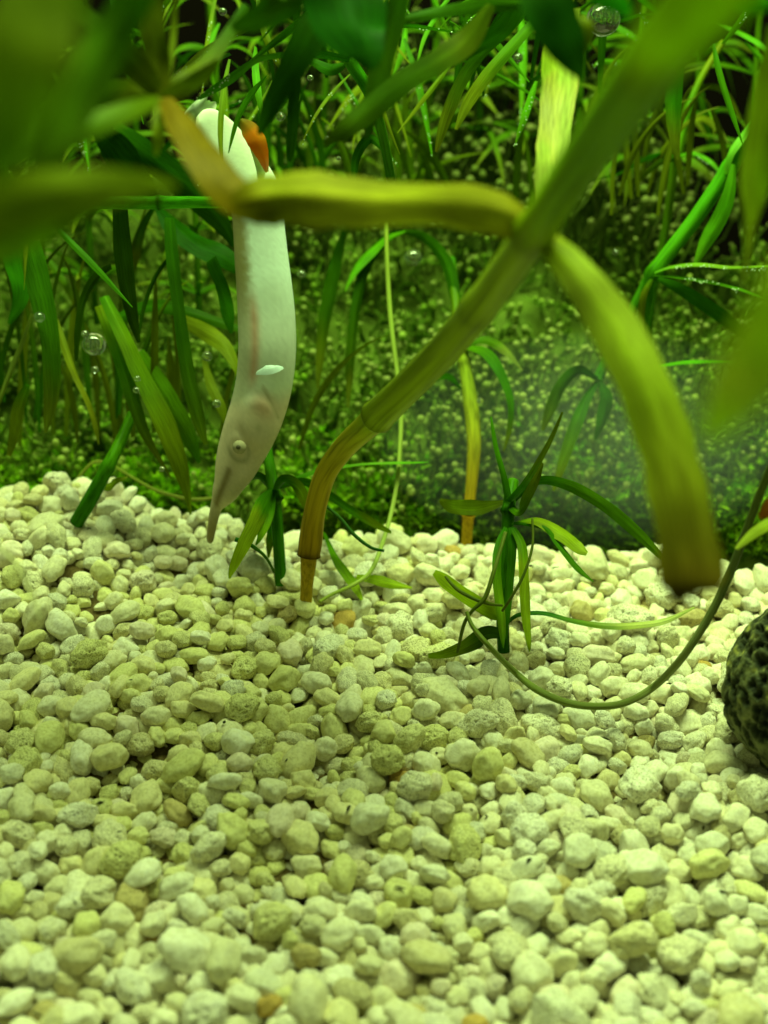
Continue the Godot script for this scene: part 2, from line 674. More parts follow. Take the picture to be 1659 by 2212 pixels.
func sprig(salt: int, leafy_tips: bool) -> ArrayMesh:
	# a little forked moss stem; unit length about 1, growing along +y
	var r := RandomNumberGenerator.new()
	r.seed = salt
	var v := PackedVector3Array()
	var idx := PackedInt32Array()
	var col := PackedColorArray()
	var from := PackedVector3Array()
	var tip_ball := ico(1)
	var paths := []
	var lean := Vector3(r.randf_range(-0.3, 0.3), 0, r.randf_range(-0.3, 0.3))
	var trunk := [Vector3.ZERO, Vector3(0, 0.25, 0) + lean * 0.3, Vector3(0, 0.5, 0) + lean]
	paths.append(trunk)
	for k in r.randi_range(3, 5):
		var out := Vector3(r.randfn(), r.randf_range(0.5, 1.4), r.randfn()).normalized()
		var start: Vector3 = trunk[1 + k % 2]
		var l := r.randf_range(0.28, 0.55)
		var bent := out + Vector3(r.randfn(0, 0.4), r.randf_range(-0.1, 0.5), r.randfn(0, 0.4))
		paths.append([start, start + out * l * 0.5, start + out * l * 0.5 + bent.normalized() * l * 0.5])
	for p in paths:
		var fat := 0.030 if p == trunk else 0.024
		var base := v.size()
		for i in 3:
			var T: Vector3 = (p[mini(i + 1, 2)] - p[maxi(i - 1, 0)]).normalized()
			var S := T.cross(Vector3(0.31, 0.2, 0.9)).normalized()
			var N := T.cross(S)
			for j in 3:
				v.append(p[i] + (S * cos(TAU * j / 3.0) + N * sin(TAU * j / 3.0)) * fat)
				from.append(p[i])
				col.append(C(0.30, 0.45, 0.25) if p == trunk else C(0.55, 0.70, 0.45))
		for t in loft_index(3, 3):
			idx.append(base + t)
		if leafy_tips:
			for q in 4:
				var w := Vector3(r.randfn(), r.randf_range(0.1, 1.2), r.randfn()).normalized() * r.randf_range(0.14, 0.26)
				var e: Vector3 = p[2]
				var side := w.cross(Vector3(r.randfn(), r.randfn(), r.randfn())).normalized() * 0.045
				var b2 := v.size()
				for pt in [e, e + w * 0.5 + side, e + w, e + w * 0.5 - side]:
					v.append(pt)
					from.append(pt - w.cross(side))
					col.append(C(0.8, 1.0, 0.6))
				idx.append_array([b2, b2 + 1, b2 + 2, b2, b2 + 2, b2 + 3])
		elif r.randf() < (0.58 if p != trunk else 0.2):
			var b3 := v.size()
			var big := r.randf_range(0.032, 0.070)
			var tall := r.randf_range(0.9, 2.2)
			var bv: PackedVector3Array = tip_ball[0]
			for q in bv:
				v.append(p[2] + q * Vector3(big, big * tall, big))
				from.append(p[2])
				col.append(C(1.0, 1.0, 1.0))
			var bi: PackedInt32Array = tip_ball[1]
			for t in bi:
				idx.append(b3 + t)
	return finish(v, idx, col, PackedVector2Array(), from)


func thread(salt: int) -> ArrayMesh:
	# one bent moss thread, unit length about 1, with a bud at its end and a side shoot
	var r := RandomNumberGenerator.new()
	r.seed = salt
	var v := PackedVector3Array()
	var idx := PackedInt32Array()
	var col := PackedColorArray()
	var from := PackedVector3Array()
	var bud := ico(1)
	var top := Vector3(r.randf_range(-0.25, 0.25), 1.0, r.randf_range(-0.2, 0.2))
	var mid := Vector3(r.randf_range(-0.12, 0.12), 0.5, r.randf_range(-0.1, 0.1))
	for p in [[Vector3.ZERO, mid, top], [mid, mid + Vector3(0.1, 0.14, 0.05), mid + Vector3(0.14, 0.34, 0.04)]]:
		var base := v.size()
		for i in 3:
			for j in 4:
				v.append(p[i] + Vector3(cos(TAU * j / 4.0), 0.0, sin(TAU * j / 4.0)) * 0.014)
				from.append(p[i])
				col.append(C(0.6, 0.7, 0.5))
		for t in loft_index(3, 4):
			idx.append(base + t)
		base = v.size()
		var big := r.randf_range(0.035, 0.055)
		var bv: PackedVector3Array = bud[0]
		for q in bv:
			v.append(p[2] + q * big)
			from.append(p[2])
			col.append(C(1, 1, 1))
		var bi: PackedInt32Array = bud[1]
		for t in bi:
			idx.append(base + t)
	return finish(v, idx, col, PackedVector2Array(), from)


func many(parent: Node3D, called: String, mesh: Mesh, mat: Material, where: Array, tint: Array) -> void:
	var mm := MultiMesh.new()
	mm.transform_format = MultiMesh.TRANSFORM_3D
	mm.use_colors = true
	mm.mesh = mesh
	mm.instance_count = where.size()
	for i in where.size():
		mm.set_instance_transform(i, where[i])
		mm.set_instance_color(i, tint[i])
	var o := MultiMeshInstance3D.new()
	o.name = called
	o.multimesh = mm
	o.material_override = mat
	o.set_meta("kind", "stuff")
	parent.add_child(o, true)


func build_moss() -> void:
	var bank := Node3D.new()
	bank.name = "moss_bank"
	add_child(bank)
	bank.set_meta("kind", "stuff")
	bank.set_meta("label", "steep bank of fine green moss with pale tips behind the gravel")
	bank.set_meta("category", "moss")
	var v := PackedVector3Array()
	var from := PackedVector3Array()
	var idx := PackedInt32Array()
	var col := PackedColorArray()
	var nx := 60
	var ny := 40
	for j in ny + 1:
		for i in nx + 1:
			var x := lerpf(-420.0, 2080.0, float(i) / nx)
			var y := lerpf(1420.0, bank_top(x) + 10.0, float(j) / ny)
			var p := P(x, y, bank_depth(x, y) + (12.0 if j == ny else 0.0))
			v.append(p)
			from.append(p + ahead * 0.02)
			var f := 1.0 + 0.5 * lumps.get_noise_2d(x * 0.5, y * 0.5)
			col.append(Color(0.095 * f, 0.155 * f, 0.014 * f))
	for j in ny:
		for i in nx:
			var a := j * (nx + 1) + i
			idx.append_array([a, a + 1, a + nx + 1, a + 1, a + nx + 2, a + nx + 1])
	var earth := plain(C(1, 1, 1), 0.95)
	earth.vertex_color_use_as_albedo = true
	part(bank, "moss_mat", finish(v, idx, col, PackedVector2Array(), from), earth)
	var mat := leafy(Color(0.8, 0.9, 0.4), 0.5)
	for kind in 6:
		var mesh := sprig(300 + kind, kind >= 4)
		var where := []
		var tint := []
		for i in ((900 if kind < 4 else 1000)):
			var x := rng.randf_range(-330.0, 1990.0)
			var y := rng.randf_range(bank_top(x) - 6.0, 1215.0)
			if kind >= 4:
				y = 1215.0 - absf(rng.randfn(0.0, 95.0))
				if x > 480.0 and x < 620.0:
					x -= 300.0
			else:
				# bare dark pockets between the cushions
				if (lumps.get_noise_2d(x * 0.55 + 50.0, y * 0.55) < 0.02 and rng.randf() < 0.88) or (y < 560.0 and rng.randf() < 0.45):
					continue
				if y > 1060.0 and rng.randf() < 0.6:
					continue
			var d := bank_depth(x, y)
			var p := P(x, y, d)
			var grow := Vector3(rng.randfn(0, 0.45), 1.0, rng.randf_range(0.1, 0.9)).normalized()
			var size := rng.randf_range(0.0042, 0.0100) if kind < 4 else rng.randf_range(0.0036, 0.0066)
			var side := grow.cross(Vector3(rng.randfn(), rng.randfn(), rng.randfn())).normalized()
			where.append(Transform3D(Basis(side, grow, side.cross(grow)).scaled(Vector3.ONE * size), p))
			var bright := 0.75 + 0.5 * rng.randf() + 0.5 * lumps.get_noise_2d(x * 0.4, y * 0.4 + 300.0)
			bright *= 1.0 - 0.6 * smoothstep(1090.0, 1170.0, y)  # shadow of the gap behind the gravel put into the tint
			if kind < 4:
				var c := C(0.46, 0.55, 0.12).lerp(C(0.15, 0.27, 0.016), pow(rng.randf(), 0.5))
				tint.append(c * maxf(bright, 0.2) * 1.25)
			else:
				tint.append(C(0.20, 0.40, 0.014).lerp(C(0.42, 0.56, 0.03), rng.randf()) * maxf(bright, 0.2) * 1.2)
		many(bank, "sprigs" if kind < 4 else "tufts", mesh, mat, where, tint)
	# taller pale threads with a dot at the tip
	for kind in 4:
		var where := []
		var tint := []
		for i in (190 if kind < 3 else 420):
			var x := rng.randfn(1090.0, 190.0) if kind < 2 else rng.randf_range(-100.0, 1750.0)
			var y := rng.randf_range(820.0, 1190.0) if kind < 2 else rng.randf_range(420.0, 1150.0)
			if kind == 3:
				x = rng.randf_range(480.0, 1480.0)
				y = rng.randf_range(bank_top(x), 640.0)
			var p := P(x, y, bank_depth(x, y))
			var grow := Vector3(rng.randfn(0, 0.35 if kind < 3 else 0.2), 1.0, rng.randf_range(0.1, 0.7)).normalized()
			var side := grow.cross(Vector3(rng.randfn(), rng.randfn(), rng.randfn())).normalized()
			where.append(Transform3D(Basis(side, grow, side.cross(grow)).scaled(Vector3.ONE * (rng.randf_range(0.006, 0.0125) if kind < 3 else rng.randf_range(0.010, 0.020))), p))
			tint.append(C(0.44, 0.50, 0.14).lerp(C(0.24, 0.36, 0.05), rng.randf()) * (1.0 if kind < 3 else 0.6))
		many(bank, "threads", thread(600 + kind), mat, where, tint)


# ---------------------------------------------------------------- plants
var BRIGHT := C(0.050, 0.260, 0.006)
var GREEN := C(0.034, 0.165, 0.004)
var DEEP := C(0.018, 0.110, 0.003)
var OLIVE := C(0.115, 0.150, 0.005)
var LIME := C(0.230, 0.300, 0.012)
var AMBER := C(0.300, 0.190, 0.008)
var PALE := C(0.420, 0.460, 0.090)
var BROWN := C(0.120, 0.075, 0.008)


func plant(called: String, label: String, category: String, root: Array, group := "") -> Node3D:
	return thing(called, label, category, P(root[0], root[1], root[2]), group)


func leaf(o: Node3D, rows: Array, cols: Array, opt := {}, label := "") -> MeshInstance3D:
	if rows[0][2] > 138.0 and not opt.has("salt"):
		# the finer leaves of the plants further in
		rows = rows.map(func(r): return [r[0], r[1], r[2], r[3] * 0.74])
	return part(o, "leaf", ribbon(placed(rows), cols, opt), opt.get("mat", leaf_mat), label)


func stem(o: Node3D, rows: Array, cols: Array, opt := {}, label := "") -> MeshInstance3D:
	return part(o, "stem", tube(placed(rows), cols, opt), stem_mat, label)


func whorl(o: Node3D, x: float, y: float, d: float, count: int, long: float, wide: float, cols: Array, opt := {}) -> void:
	# thin leaves standing round a joint and bending over; lengths in millimetres
	var at := P(x, y, d)
	var axis: Vector3 = opt.get("axis", Vector3.UP)
	var side := axis.cross(Vector3(0.2, 0.1, 1.0)).normalized()
	var other := axis.cross(side)
	var start := rng.randf() * TAU
	for k in count:
		var w := start + TAU * k / count + rng.randf_range(-0.25, 0.25)
		var out := side * cos(w) + other * sin(w)
		var l := long * rng.randf_range(0.7, 1.15) * 0.001
		var rise: float = opt.get("rise", 0.7) * rng.randf_range(0.6, 1.3)
		var droop: float = opt.get("droop", 0.7) * rng.randf_range(0.5, 1.4)
		var q := []
		for i in 6:
			var s := i / 5.0
			var p := at + (out * s + axis * (rise * s)) * l / sqrt(1.0 + rise * rise) + Vector3.DOWN * (droop * s * s * l)
			var hw := wide * 0.001 * (0.45 + 0.9 * s) * (1.0 - pow(s, 3.0)) + 0.00006
			q.append(Vector4(p.x, p.y, p.z, hw))
		var o2 := {"facing": (axis + out * 0.6 + Vector3(0, 0, 0.5)).normalized(), "roll": rng.randf_range(-30, 30), "each": 5}
		part(o, "leaf", ribbon(q, cols, o2), leaf_mat)


func beads(o: Node3D, rows: Array, count: int, size: float) -> void:
	# the row of tiny gas beads along a leaf's edge
	var q := along(placed(rows), 12)
	var v := PackedVector3Array()
	var idx := PackedInt32Array()
	var from := PackedVector3Array()
	var b := ico(1)
	for k in count:
		var c: Vector4 = q[rng.randi() % q.size()]
		var r := size * 0.001 * rng.randf_range(0.5, 1.2)
		var at := Vector3(c.x, c.y, c.z) + Vector3(rng.randfn(), rng.randfn(), rng.randfn()) * 0.00015
		var base := v.size()
		var bv: PackedVector3Array = b[0]
		for p in bv:
			v.append(p * r + at)
			from.append(at)
		var bi: PackedInt32Array = b[1]
		for t in bi:
			idx.append(base + t)
	var m := part(o, "gas_beads", finish(v, idx, PackedColorArray(), PackedVector2Array(), from), bead_mat)
	m.set_meta("kind", "stuff")


func build_front_plants() -> void:
	# the big leaning stem whose two yellow leaves cross the picture
	var b := gd(662, 1305, 0.5)
	var o := plant("leaning_plant", "tall leaning plant with thick amber to green stem and two broad yellow leaves", "aquatic plant", [662, 1305, b])
	stem(o, [[660, 1318, b + 1.0, 13.5], [663, 1262, b - 0.8, 14.5], [666, 1222, b - 1.8, 17], [668, 1192, b - 2.5, 21]], [C(0.36, 0.24, 0.02), C(0.30, 0.19, 0.012)], {}, "thin amber foot of the stem below its dark joint")
	stem(o, [[667, 1200, b - 2.3, 23], [671, 1170, b - 3.0, 25], [680, 1105, b - 6.0, 23], [703, 1025, b - 10.0, 24], [745, 965, b - 14.0, 26], [795, 918, b - 19.0, 29], [835, 880, b - 23.0, 33], [960, 755, b - 37.0, 36], [1060, 632, b - 52.0, 39], [1150, 505, b - 69.0, 41], [1215, 410, b - 78.0, 47], [1300, 290, b - 88.0, 56], [1400, 150, b - 100.0, 70], [1500, 20, b - 108.0, 80], [1580, -90, b - 112.0, 85]],
		[C(0.14, 0.08, 0.006), C(0.30, 0.19, 0.008), C(0.34, 0.25, 0.010), C(0.32, 0.28, 0.012), C(0.22, 0.30, 0.010), C(0.15, 0.28, 0.008), C(0.17, 0.28, 0.008), C(0.11, 0.27, 0.006), C(0.09, 0.27, 0.005), C(0.10, 0.28, 0.005), C(0.09, 0.27, 0.005)],
		{"joints": [[0.0, 0.10, 0.6, 60.0], [0.40, 0.16, 0.45, 110.0], [0.41, 0.10, 0.0, 30.0], [0.55, 0.10, 0.3, 120.0], [0.645, 0.18, 0.4, 90.0]], "sides": 18})
	leaf(o, [[1152, 505, 116, 26], [1120, 472, 114, 36], [1050, 447, 113, 42], [930, 437, 111, 44], [800, 434, 109, 50], [690, 425, 108, 62], [610, 424, 108, 58], [548, 434, 107, 44], [500, 446, 107, 25]],
		[C(0.24, 0.23, 0.012), C(0.30, 0.30, 0.02), C(0.25, 0.27, 0.012), C(0.30, 0.31, 0.02), C(0.22, 0.24, 0.008), C(0.20, 0.17, 0.006)], {"roll": -16, "twist": 30, "fold": 0.3, "wave": 0.16, "rib": 0.0, "salt": 41.0, "mottle": 0.8, "lift": 1.08, "warm": 1.12, "edge": 0.22, "each": 14}, "broad ribbed yellow leaf reaching across in front of the fish")
	leaf(o, [[1158, 500, 116, 20], [1195, 530, 114, 30], [1250, 592, 112, 39], [1320, 690, 110, 51], [1385, 810, 107, 56], [1432, 930, 105, 60], [1466, 1060, 103, 64], [1486, 1170, 102, 68], [1496, 1255, 101, 66], [1499, 1282, 101, 56]],
		[C(0.26, 0.22, 0.008), C(0.24, 0.30, 0.010), C(0.32, 0.38, 0.03), C(0.28, 0.34, 0.02), C(0.25, 0.31, 0.015), C(0.22, 0.25, 0.012), C(0.17, 0.16, 0.010), C(0.11, 0.08, 0.006), C(0.07, 0.045, 0.005)], {"roll": 12, "twist": -30, "fold": 0.28, "rib": 0.0, "salt": 55.0, "mottle": 0.55, "lift": 1.0, "warm": 1.04, "ragged": 0.8, "edge": 0.16, "each": 14}, "long yellow leaf drooping to the gravel with a browned ragged end")

	o = plant("hanging_leaf_plant", "bright pale yellow-green strap leaf hanging behind the leaning stem", "aquatic plant", [1210, 20, 150])
	leaf(o, [[1215, 20, 150, 30], [1205, 110, 149, 40], [1200, 190, 147, 40], [1192, 280, 145, 35], [1184, 360, 143, 29], [1172, 432, 142, 18]], [C(0.30, 0.36, 0.03), C(0.36, 0.46, 0.03), C(0.56, 0.62, 0.16), C(0.50, 0.56, 0.10), C(0.46, 0.52, 0.08)], {"roll": -18, "fold": 0.3, "rib": 0.0, "salt": 12.0, "mottle": 0.6, "edge": 0.15, "each": 12})

	# green whorled stem just behind the fish's snout
	var d := gd(605, 1258, 0.5)
	o = plant("whorled_stem_plant", "short green stem with a whorl of strap leaves standing beside the fish's snout", "aquatic plant", [605, 1258, d])
	stem(o, [[607, 1264, d + 1, 13], [602, 1180, d, 13], [596, 1100, d, 13], [591, 1058, d, 14], [582, 1000, d + 3, 12], [570, 930, d + 8, 12], [560, 850, d + 14, 11]], [DEEP * 1.2, C(0.02, 0.12, 0.003), C(0.03, 0.15, 0.004), DEEP, GREEN], {"joints": [[0.42, 0.5, 0.75, 40.0]]})
	leaf(o, [[592, 1058, d - 1, 10], [575, 1085, d - 3, 24], [552, 1130, d - 6, 24], [525, 1180, d - 8, 20], [505, 1225, d - 8, 11], [496, 1250, d - 8, 3]], [DEEP, GREEN, LIME, C(0.34, 0.40, 0.015), C(0.30, 0.36, 0.02)], {"roll": 25, "rib": 0.0}, "bright lime leaf bent down to the pebbles")
	leaf(o, [[591, 1060, d - 1, 9], [580, 1090, d - 2, 19], [573, 1125, d - 4, 17], [562, 1160, d - 5, 9], [552, 1178, d - 5, 2]], [DEEP, GREEN, C(0.10, 0.26, 0.006), GREEN], {"roll": -25})
	leaf(o, [[588, 1065, d + 2, 8], [590, 1120, d + 2, 14], [583, 1170, d + 1, 11], [580, 1205, d, 3]], [GREEN, BRIGHT, LIME], {"roll": 30})
	leaf(o, [[597, 1058, d - 1, 9], [615, 1040, d - 3, 14], [645, 1055, d - 5, 17], [664, 1095, d - 6, 14], [672, 1120, d - 6, 4]], [DEEP, C(0.03, 0.13, 0.004), C(0.13, 0.26, 0.008), LIME], {"roll": -30})
	leaf(o, [[598, 1056, d, 6], [650, 1040, d + 2, 10], [700, 1062, d + 2, 13], [750, 1098, d + 1, 12], [800, 1128, d, 11], [845, 1150, d - 1, 4]], [DEEP, GREEN, C(0.05, 0.20, 0.005), LIME], {"roll": -35})
	leaf(o, [[598, 1052, d + 1, 6], [680, 1018, d + 4, 9], [760, 1004, d + 6, 9], [850, 1000, d + 8, 9], [925, 998, d + 9, 2]], [DEEP, C(0.05, 0.20, 0.01), C(0.08, 0.26, 0.02), BRIGHT], {"roll": 50})
	leaf(o, [[586, 1052, d + 1, 8], [555, 1030, d + 2, 15], [520, 1040, d + 3, 15], [490, 1065, d + 3, 4]], [DEEP, C(0.02, 0.1, 0.003), GREEN], {"roll": 40})
	o = plant("root_thread", "thin dark thread curled on the pebbles at the foot of the whorled stem", "root", [510, 1165, d])
	part(o, "strand", tube(placed([[508, 1165, d - 7, 5], [530, 1172, d - 7, 5], [553, 1185, d - 6, 4], [575, 1205, d - 5, 3.5], [592, 1235, d - 2, 3]]), [C(0.01, 0.09, 0.01), C(0.03, 0.10, 0.01)]), stem_mat)
	o = plant("root_thread", "dark green thread lying over pebbles right of the leaning stem's joint", "root", [690, 1085, d])
	part(o, "strand", tube(placed([[692, 1082, d - 3, 3], [735, 1120, d - 4, 4], [765, 1155, d - 5, 4], [800, 1182, d - 6, 3.5], [830, 1190, d - 6, 3]]), [C(0.02, 0.08, 0.01), C(0.01, 0.07, 0.012)]), stem_mat)
	o = plant("fallen_leaf", "narrow green leaf lying on pebbles between the leaning stem and the thin pale root", "leaf", [735, 1220, 188])
	leaf(o, [[700, 1150, gd(700, 1150) - 3, 5], [722, 1200, gd(722, 1200) - 3, 9], [745, 1235, gd(745, 1235) - 2, 15], [765, 1265, gd(765, 1265) - 2, 14], [782, 1296, gd(782, 1296) - 2, 4]], [GREEN, C(0.06, 0.18, 0.005), C(0.10, 0.24, 0.01), LIME], {"roll": 25})
	o = plant("fallen_leaf", "wide lime leaf piece lying flat on the gravel, left of the dark whorled plant", "leaf", [840, 1255, 186])
	leaf(o, [[770, 1245, gd(770, 1245) - 2, 8], [810, 1252, gd(810, 1252) - 2, 15], [850, 1262, gd(850, 1262) - 2, 13], [890, 1270, gd(890, 1270) - 2, 3]], [C(0.16, 0.28, 0.008), LIME, C(0.28, 0.32, 0.02)], {"roll": 20})

	# the dark whorled plant in the middle right
	d = gd(1087, 1400, 0.5)
	o = plant("dark_whorled_plant", "dark green whorled plant rooted in the gravel with drooping narrow leaves", "aquatic plant", [1087, 1400, d])
	stem(o, [[1088, 1408, d + 1, 14], [1086, 1330, d, 14], [1090, 1240, d, 15], [1096, 1150, d, 14], [1100, 1090, d, 14], [1108, 1040, d + 2, 13]], [C(0.008, 0.05, 0.003), C(0.02, 0.11, 0.004), C(0.02, 0.12, 0.004), DEEP, GREEN], {"joints": [[0.75, 0.4, 0.7, 40.0]]})
	leaf(o, [[1094, 1140, d - 2, 8], [1078, 1180, d - 4, 12], [1074, 1240, d - 6, 14], [1080, 1310, d - 8, 14], [1086, 1365, d - 8, 9], [1088, 1400, d - 8, 2]], [DEEP, GREEN, C(0.08, 0.22, 0.006), C(0.10, 0.25, 0.01), GREEN], {"roll": 25})
	leaf(o, [[1100, 1140, d - 2, 8], [1106, 1190, d - 4, 13], [1100, 1260, d - 5, 12], [1094, 1330, d - 6, 9], [1093, 1380, d - 6, 2]], [DEEP, C(0.02, 0.1, 0.003), GREEN, GREEN], {"roll": -25})
	leaf(o, [[1108, 1140, d - 3, 8], [1128, 1180, d - 5, 14], [1132, 1250, d - 7, 15], [1136, 1330, d - 8, 13], [1142, 1385, d - 9, 8], [1144, 1408, d - 9, 2]], [DEEP, C(0.08, 0.22, 0.006), LIME, C(0.20, 0.30, 0.012), C(0.12, 0.26, 0.01)], {"roll": 20})
	leaf(o, [[1098, 1080, d - 1, 10], [1085, 1020, d, 9], [1070, 960, d + 3, 7], [1060, 900, d + 5, 3]], [DEEP, GREEN, GREEN], {"roll": 30})
	leaf(o, [[1102, 1085, d - 1, 10], [1130, 1050, d - 2, 9], [1160, 1005, d - 3, 10], [1190, 950, d - 4, 7], [1215, 890, d - 5, 3]], [DEEP, GREEN, C(0.08, 0.18, 0.01), C(0.14, 0.22, 0.02), C(0.14, 0.22, 0.02)], {"roll": -30})
	leaf(o, [[1104, 1095, d - 1, 10], [1122, 1105, d - 3, 12], [1140, 1070, d - 5, 14], [1160, 1030, d - 7, 10], [1172, 1000, d - 8, 4]], [DEEP, C(0.05, 0.15, 0.004), C(0.08, 0.16, 0.006), C(0.09, 0.16, 0.006)], {"roll": 35})
	leaf(o, [[1105, 1085, d, 8], [1160, 1040, d - 1, 12], [1230, 1050, d - 2, 16], [1310, 1095, d - 3, 17], [1375, 1150, d - 4, 17], [1430, 1205, d - 5, 9]], [DEEP, GREEN, C(0.06, 0.20, 0.006), C(0.07, 0.23, 0.008), C(0.10, 0.27, 0.01)], {"roll": -25})
	leaf(o, [[1108, 1130, d - 1, 7], [1160, 1125, d - 3, 12], [1210, 1150, d - 4, 20], [1245, 1180, d - 5, 19], [1268, 1196, d - 5, 6]], [GREEN, C(0.14, 0.24, 0.01), LIME, C(0.36, 0.40, 0.05)], {"roll": 30})
	leaf(o, [[1110, 1130, d - 2, 4], [1175, 1140, d - 4, 6], [1205, 1175, d - 5, 8], [1245, 1225, d - 6, 8], [1282, 1256, d - 6, 2]], [DEEP, GREEN, C(0.05, 0.17, 0.01)], {"roll": 40})
	leaf(o, [[1102, 1080, d + 2, 8], [1030, 1100, d + 3, 22], [980, 1095, d + 4, 22], [950, 1080, d + 4, 5]], [C(0.10, 0.15, 0.006), C(0.18, 0.24, 0.012), C(0.20, 0.25, 0.015)], {"roll": 30})
	leaf(o, [[1086, 1335, d - 4, 8], [1060, 1320, d - 5, 20], [1010, 1290, d - 6, 22], [965, 1255, d - 6, 20], [938, 1236, d - 6, 8]], [C(0.05, 0.17, 0.004), C(0.14, 0.25, 0.006), C(0.22, 0.30, 0.008), C(0.24, 0.30, 0.01)], {"roll": -25, "rib": 0.0}, "bright lime lower leaf lying back on the pebbles")
	leaf(o, [[1086, 1375, d - 2, 10], [1050, 1372, d - 4, 26], [1000, 1400, d - 6, 17], [960, 1414, d - 7, 14], [925, 1417, d - 7, 7]], [C(0.008, 0.05, 0.003), C(0.03, 0.10, 0.004), C(0.12, 0.22, 0.01), C(0.18, 0.27, 0.012)], {"roll": 25})
	leaf(o, [[1092, 1348, d - 3, 4], [1120, 1328, d - 6, 7], [1175, 1325, d - 9, 7], [1240, 1342, d - 11, 7], [1310, 1352, d - 12, 9], [1380, 1350, d - 12, 10], [1440, 1340, d - 12, 9], [1500, 1312, d - 13, 3]], [DEEP, C(0.02, 0.12, 0.02), C(0.03, 0.15, 0.02), C(0.10, 0.24, 0.02), C(0.42, 0.42, 0.14), C(0.48, 0.48, 0.20), C(0.40, 0.42, 0.14)], {"roll": 25}, "narrow leaf arching over the pebbles, dark green fading to pale")
	for rows in [[[1092, 1150, d - 6, 4], [1068, 1230, d - 9, 4.5], [1048, 1290, d - 10, 5], [1020, 1320, d - 10, 4], [1002, 1350, d - 9, 4], [988, 1410, d - 7, 3]], [[1150, 1120, d - 8, 2.5], [1150, 1180, d - 9, 3], [1132, 1240, d - 10, 3], [1105, 1290, d - 10, 3.5], [1085, 1320, d - 9, 3]], [[962, 1245, d - 8, 3], [990, 1275, d - 9, 4], [1040, 1300, d - 10, 4], [1085, 1308, d - 9, 3]]]:
		part(o, "root", tube(placed(rows), [C(0.10, 0.13, 0.02), C(0.04, 0.09, 0.012), C(0.06, 0.10, 0.015)]), stem_mat)

	# long grey-green runner that dips onto the gravel and rises at the right edge
	o = plant("runner", "long thin grey-green runner dipping onto the gravel and rising past the lava stone", "runner", [1290, 1525, gd(1290, 1525)])
	var rows := [[1008, 1322, d - 12, 4], [1022, 1355, d - 13, 5], [1060, 1400, d - 14, 6], [1110, 1450, gd(1110, 1450) - 4, 7]]
	for q in [[1160, 1490], [1225, 1518], [1290, 1526], [1350, 1518], [1410, 1485]]:
		rows.append([q[0], q[1], gd(q[0], q[1]) - 3.5, 8])
	for q in [[1470, 1425, 163, 9], [1530, 1335, 161, 9.5], [1570, 1255, 159, 9.5], [1605, 1165, 155, 9], [1640, 1070, 151, 9], [1690, 950, 146, 9], [1745, 790, 141, 8.5], [1800, 590, 137, 8], [1840, 330, 134, 7], [1860, 20, 132, 5]]:
		rows.append(q)
	part(o, "strand", tube(placed(rows), [C(0.10, 0.14, 0.02), C(0.14, 0.18, 0.04), C(0.13, 0.16, 0.04), C(0.15, 0.17, 0.06), C(0.07, 0.10, 0.03), C(0.09, 0.12, 0.015), C(0.11, 0.15, 0.012)]), stem_mat)

	# yellow stem behind
	o = plant("yellow_stem_plant", "upright amber-yellow jointed stem with dark arching top leaves at the rear gravel edge", "aquatic plant", [1008, 1190, 200])
	stem(o, [[1007, 1195, 203, 12], [1009, 1150, 202, 12], [1012, 1112, 201, 13]], [C(0.36, 0.24, 0.015), C(0.34, 0.20, 0.01)], {"joints": [[1.0, 0.25, 0.3, 20.0]]})
	stem(o, [[1012, 1112, 201, 12], [1019, 1040, 201, 13], [1024, 960, 201, 16], [1018, 880, 202, 17], [1006, 800, 203, 14], [996, 752, 204, 13], [985, 660, 208, 11], [975, 560, 212, 10]], [C(0.34, 0.20, 0.008), C(0.30, 0.22, 0.008), C(0.26, 0.27, 0.010), C(0.20, 0.26, 0.012), C(0.14, 0.22, 0.010), C(0.05, 0.13, 0.005), DEEP], {"joints": [[0.0, 0.15, 0.3, 20.0], [0.62, 0.2, 0.3, 40.0]]})
	leaf(o, [[1000, 748, 203, 6], [1050, 762, 201, 14], [1085, 810, 199, 13], [1104, 870, 198, 11], [1100, 930, 198, 8], [1088, 975, 198, 2]], [C(0.05, 0.18, 0.004), C(0.02, 0.12, 0.003), GREEN, OLIVE], {"roll": 30})
	leaf(o, [[1002, 745, 203, 5], [1050, 735, 203, 12], [1095, 760, 203, 11], [1128, 800, 203, 2]], [GREEN, C(0.05, 0.15, 0.006), C(0.2, 0.22, 0.05)], {"roll": 40})
	leaf(o, [[995, 840, 200, 4], [970, 815, 199, 9], [940, 818, 198, 8], [922, 835, 198, 2]], [DEEP, BRIGHT, GREEN], {"roll": 30})
	leaf(o, [[990, 735, 206, 6], [985, 660, 208, 14], [965, 570, 210, 18], [920, 515, 212, 14], [872, 500, 212, 6]], [DEEP, C(0.018, 0.095, 0.003), C(0.022, 0.12, 0.003), C(0.03, 0.14, 0.003)], {"roll": 25})
	leaf(o, [[872, 500, 212, 6], [830, 520, 211, 14], [790, 580, 209, 15], [770, 660, 207, 15], [758, 760, 205, 15], [754, 830, 205, 9], [752, 880, 205, 3]], [C(0.03, 0.15, 0.003), C(0.016, 0.08, 0.002), C(0.016, 0.075, 0.002), C(0.03, 0.09, 0.003), C(0.13, 0.16, 0.012)], {"roll": 25})
	leaf(o, [[872, 498, 212, 6], [835, 515, 210, 12], [795, 550, 208, 13], [765, 590, 207, 8], [745, 630, 206, 2]], [GREEN, C(0.04, 0.19, 0.004), BRIGHT, C(0.05, 0.19, 0.006)], {"roll": -35})
	leaf(o, [[745, 500, 212, 10], [728, 560, 211, 16], [712, 640, 209, 19], [698, 720, 208, 17], [690, 790, 207, 11], [686, 840, 207, 3]], [C(0.012, 0.06, 0.002), C(0.016, 0.08, 0.002), C(0.02, 0.085, 0.002), C(0.05, 0.10, 0.004), C(0.12, 0.14, 0.01)], {"roll": 30})

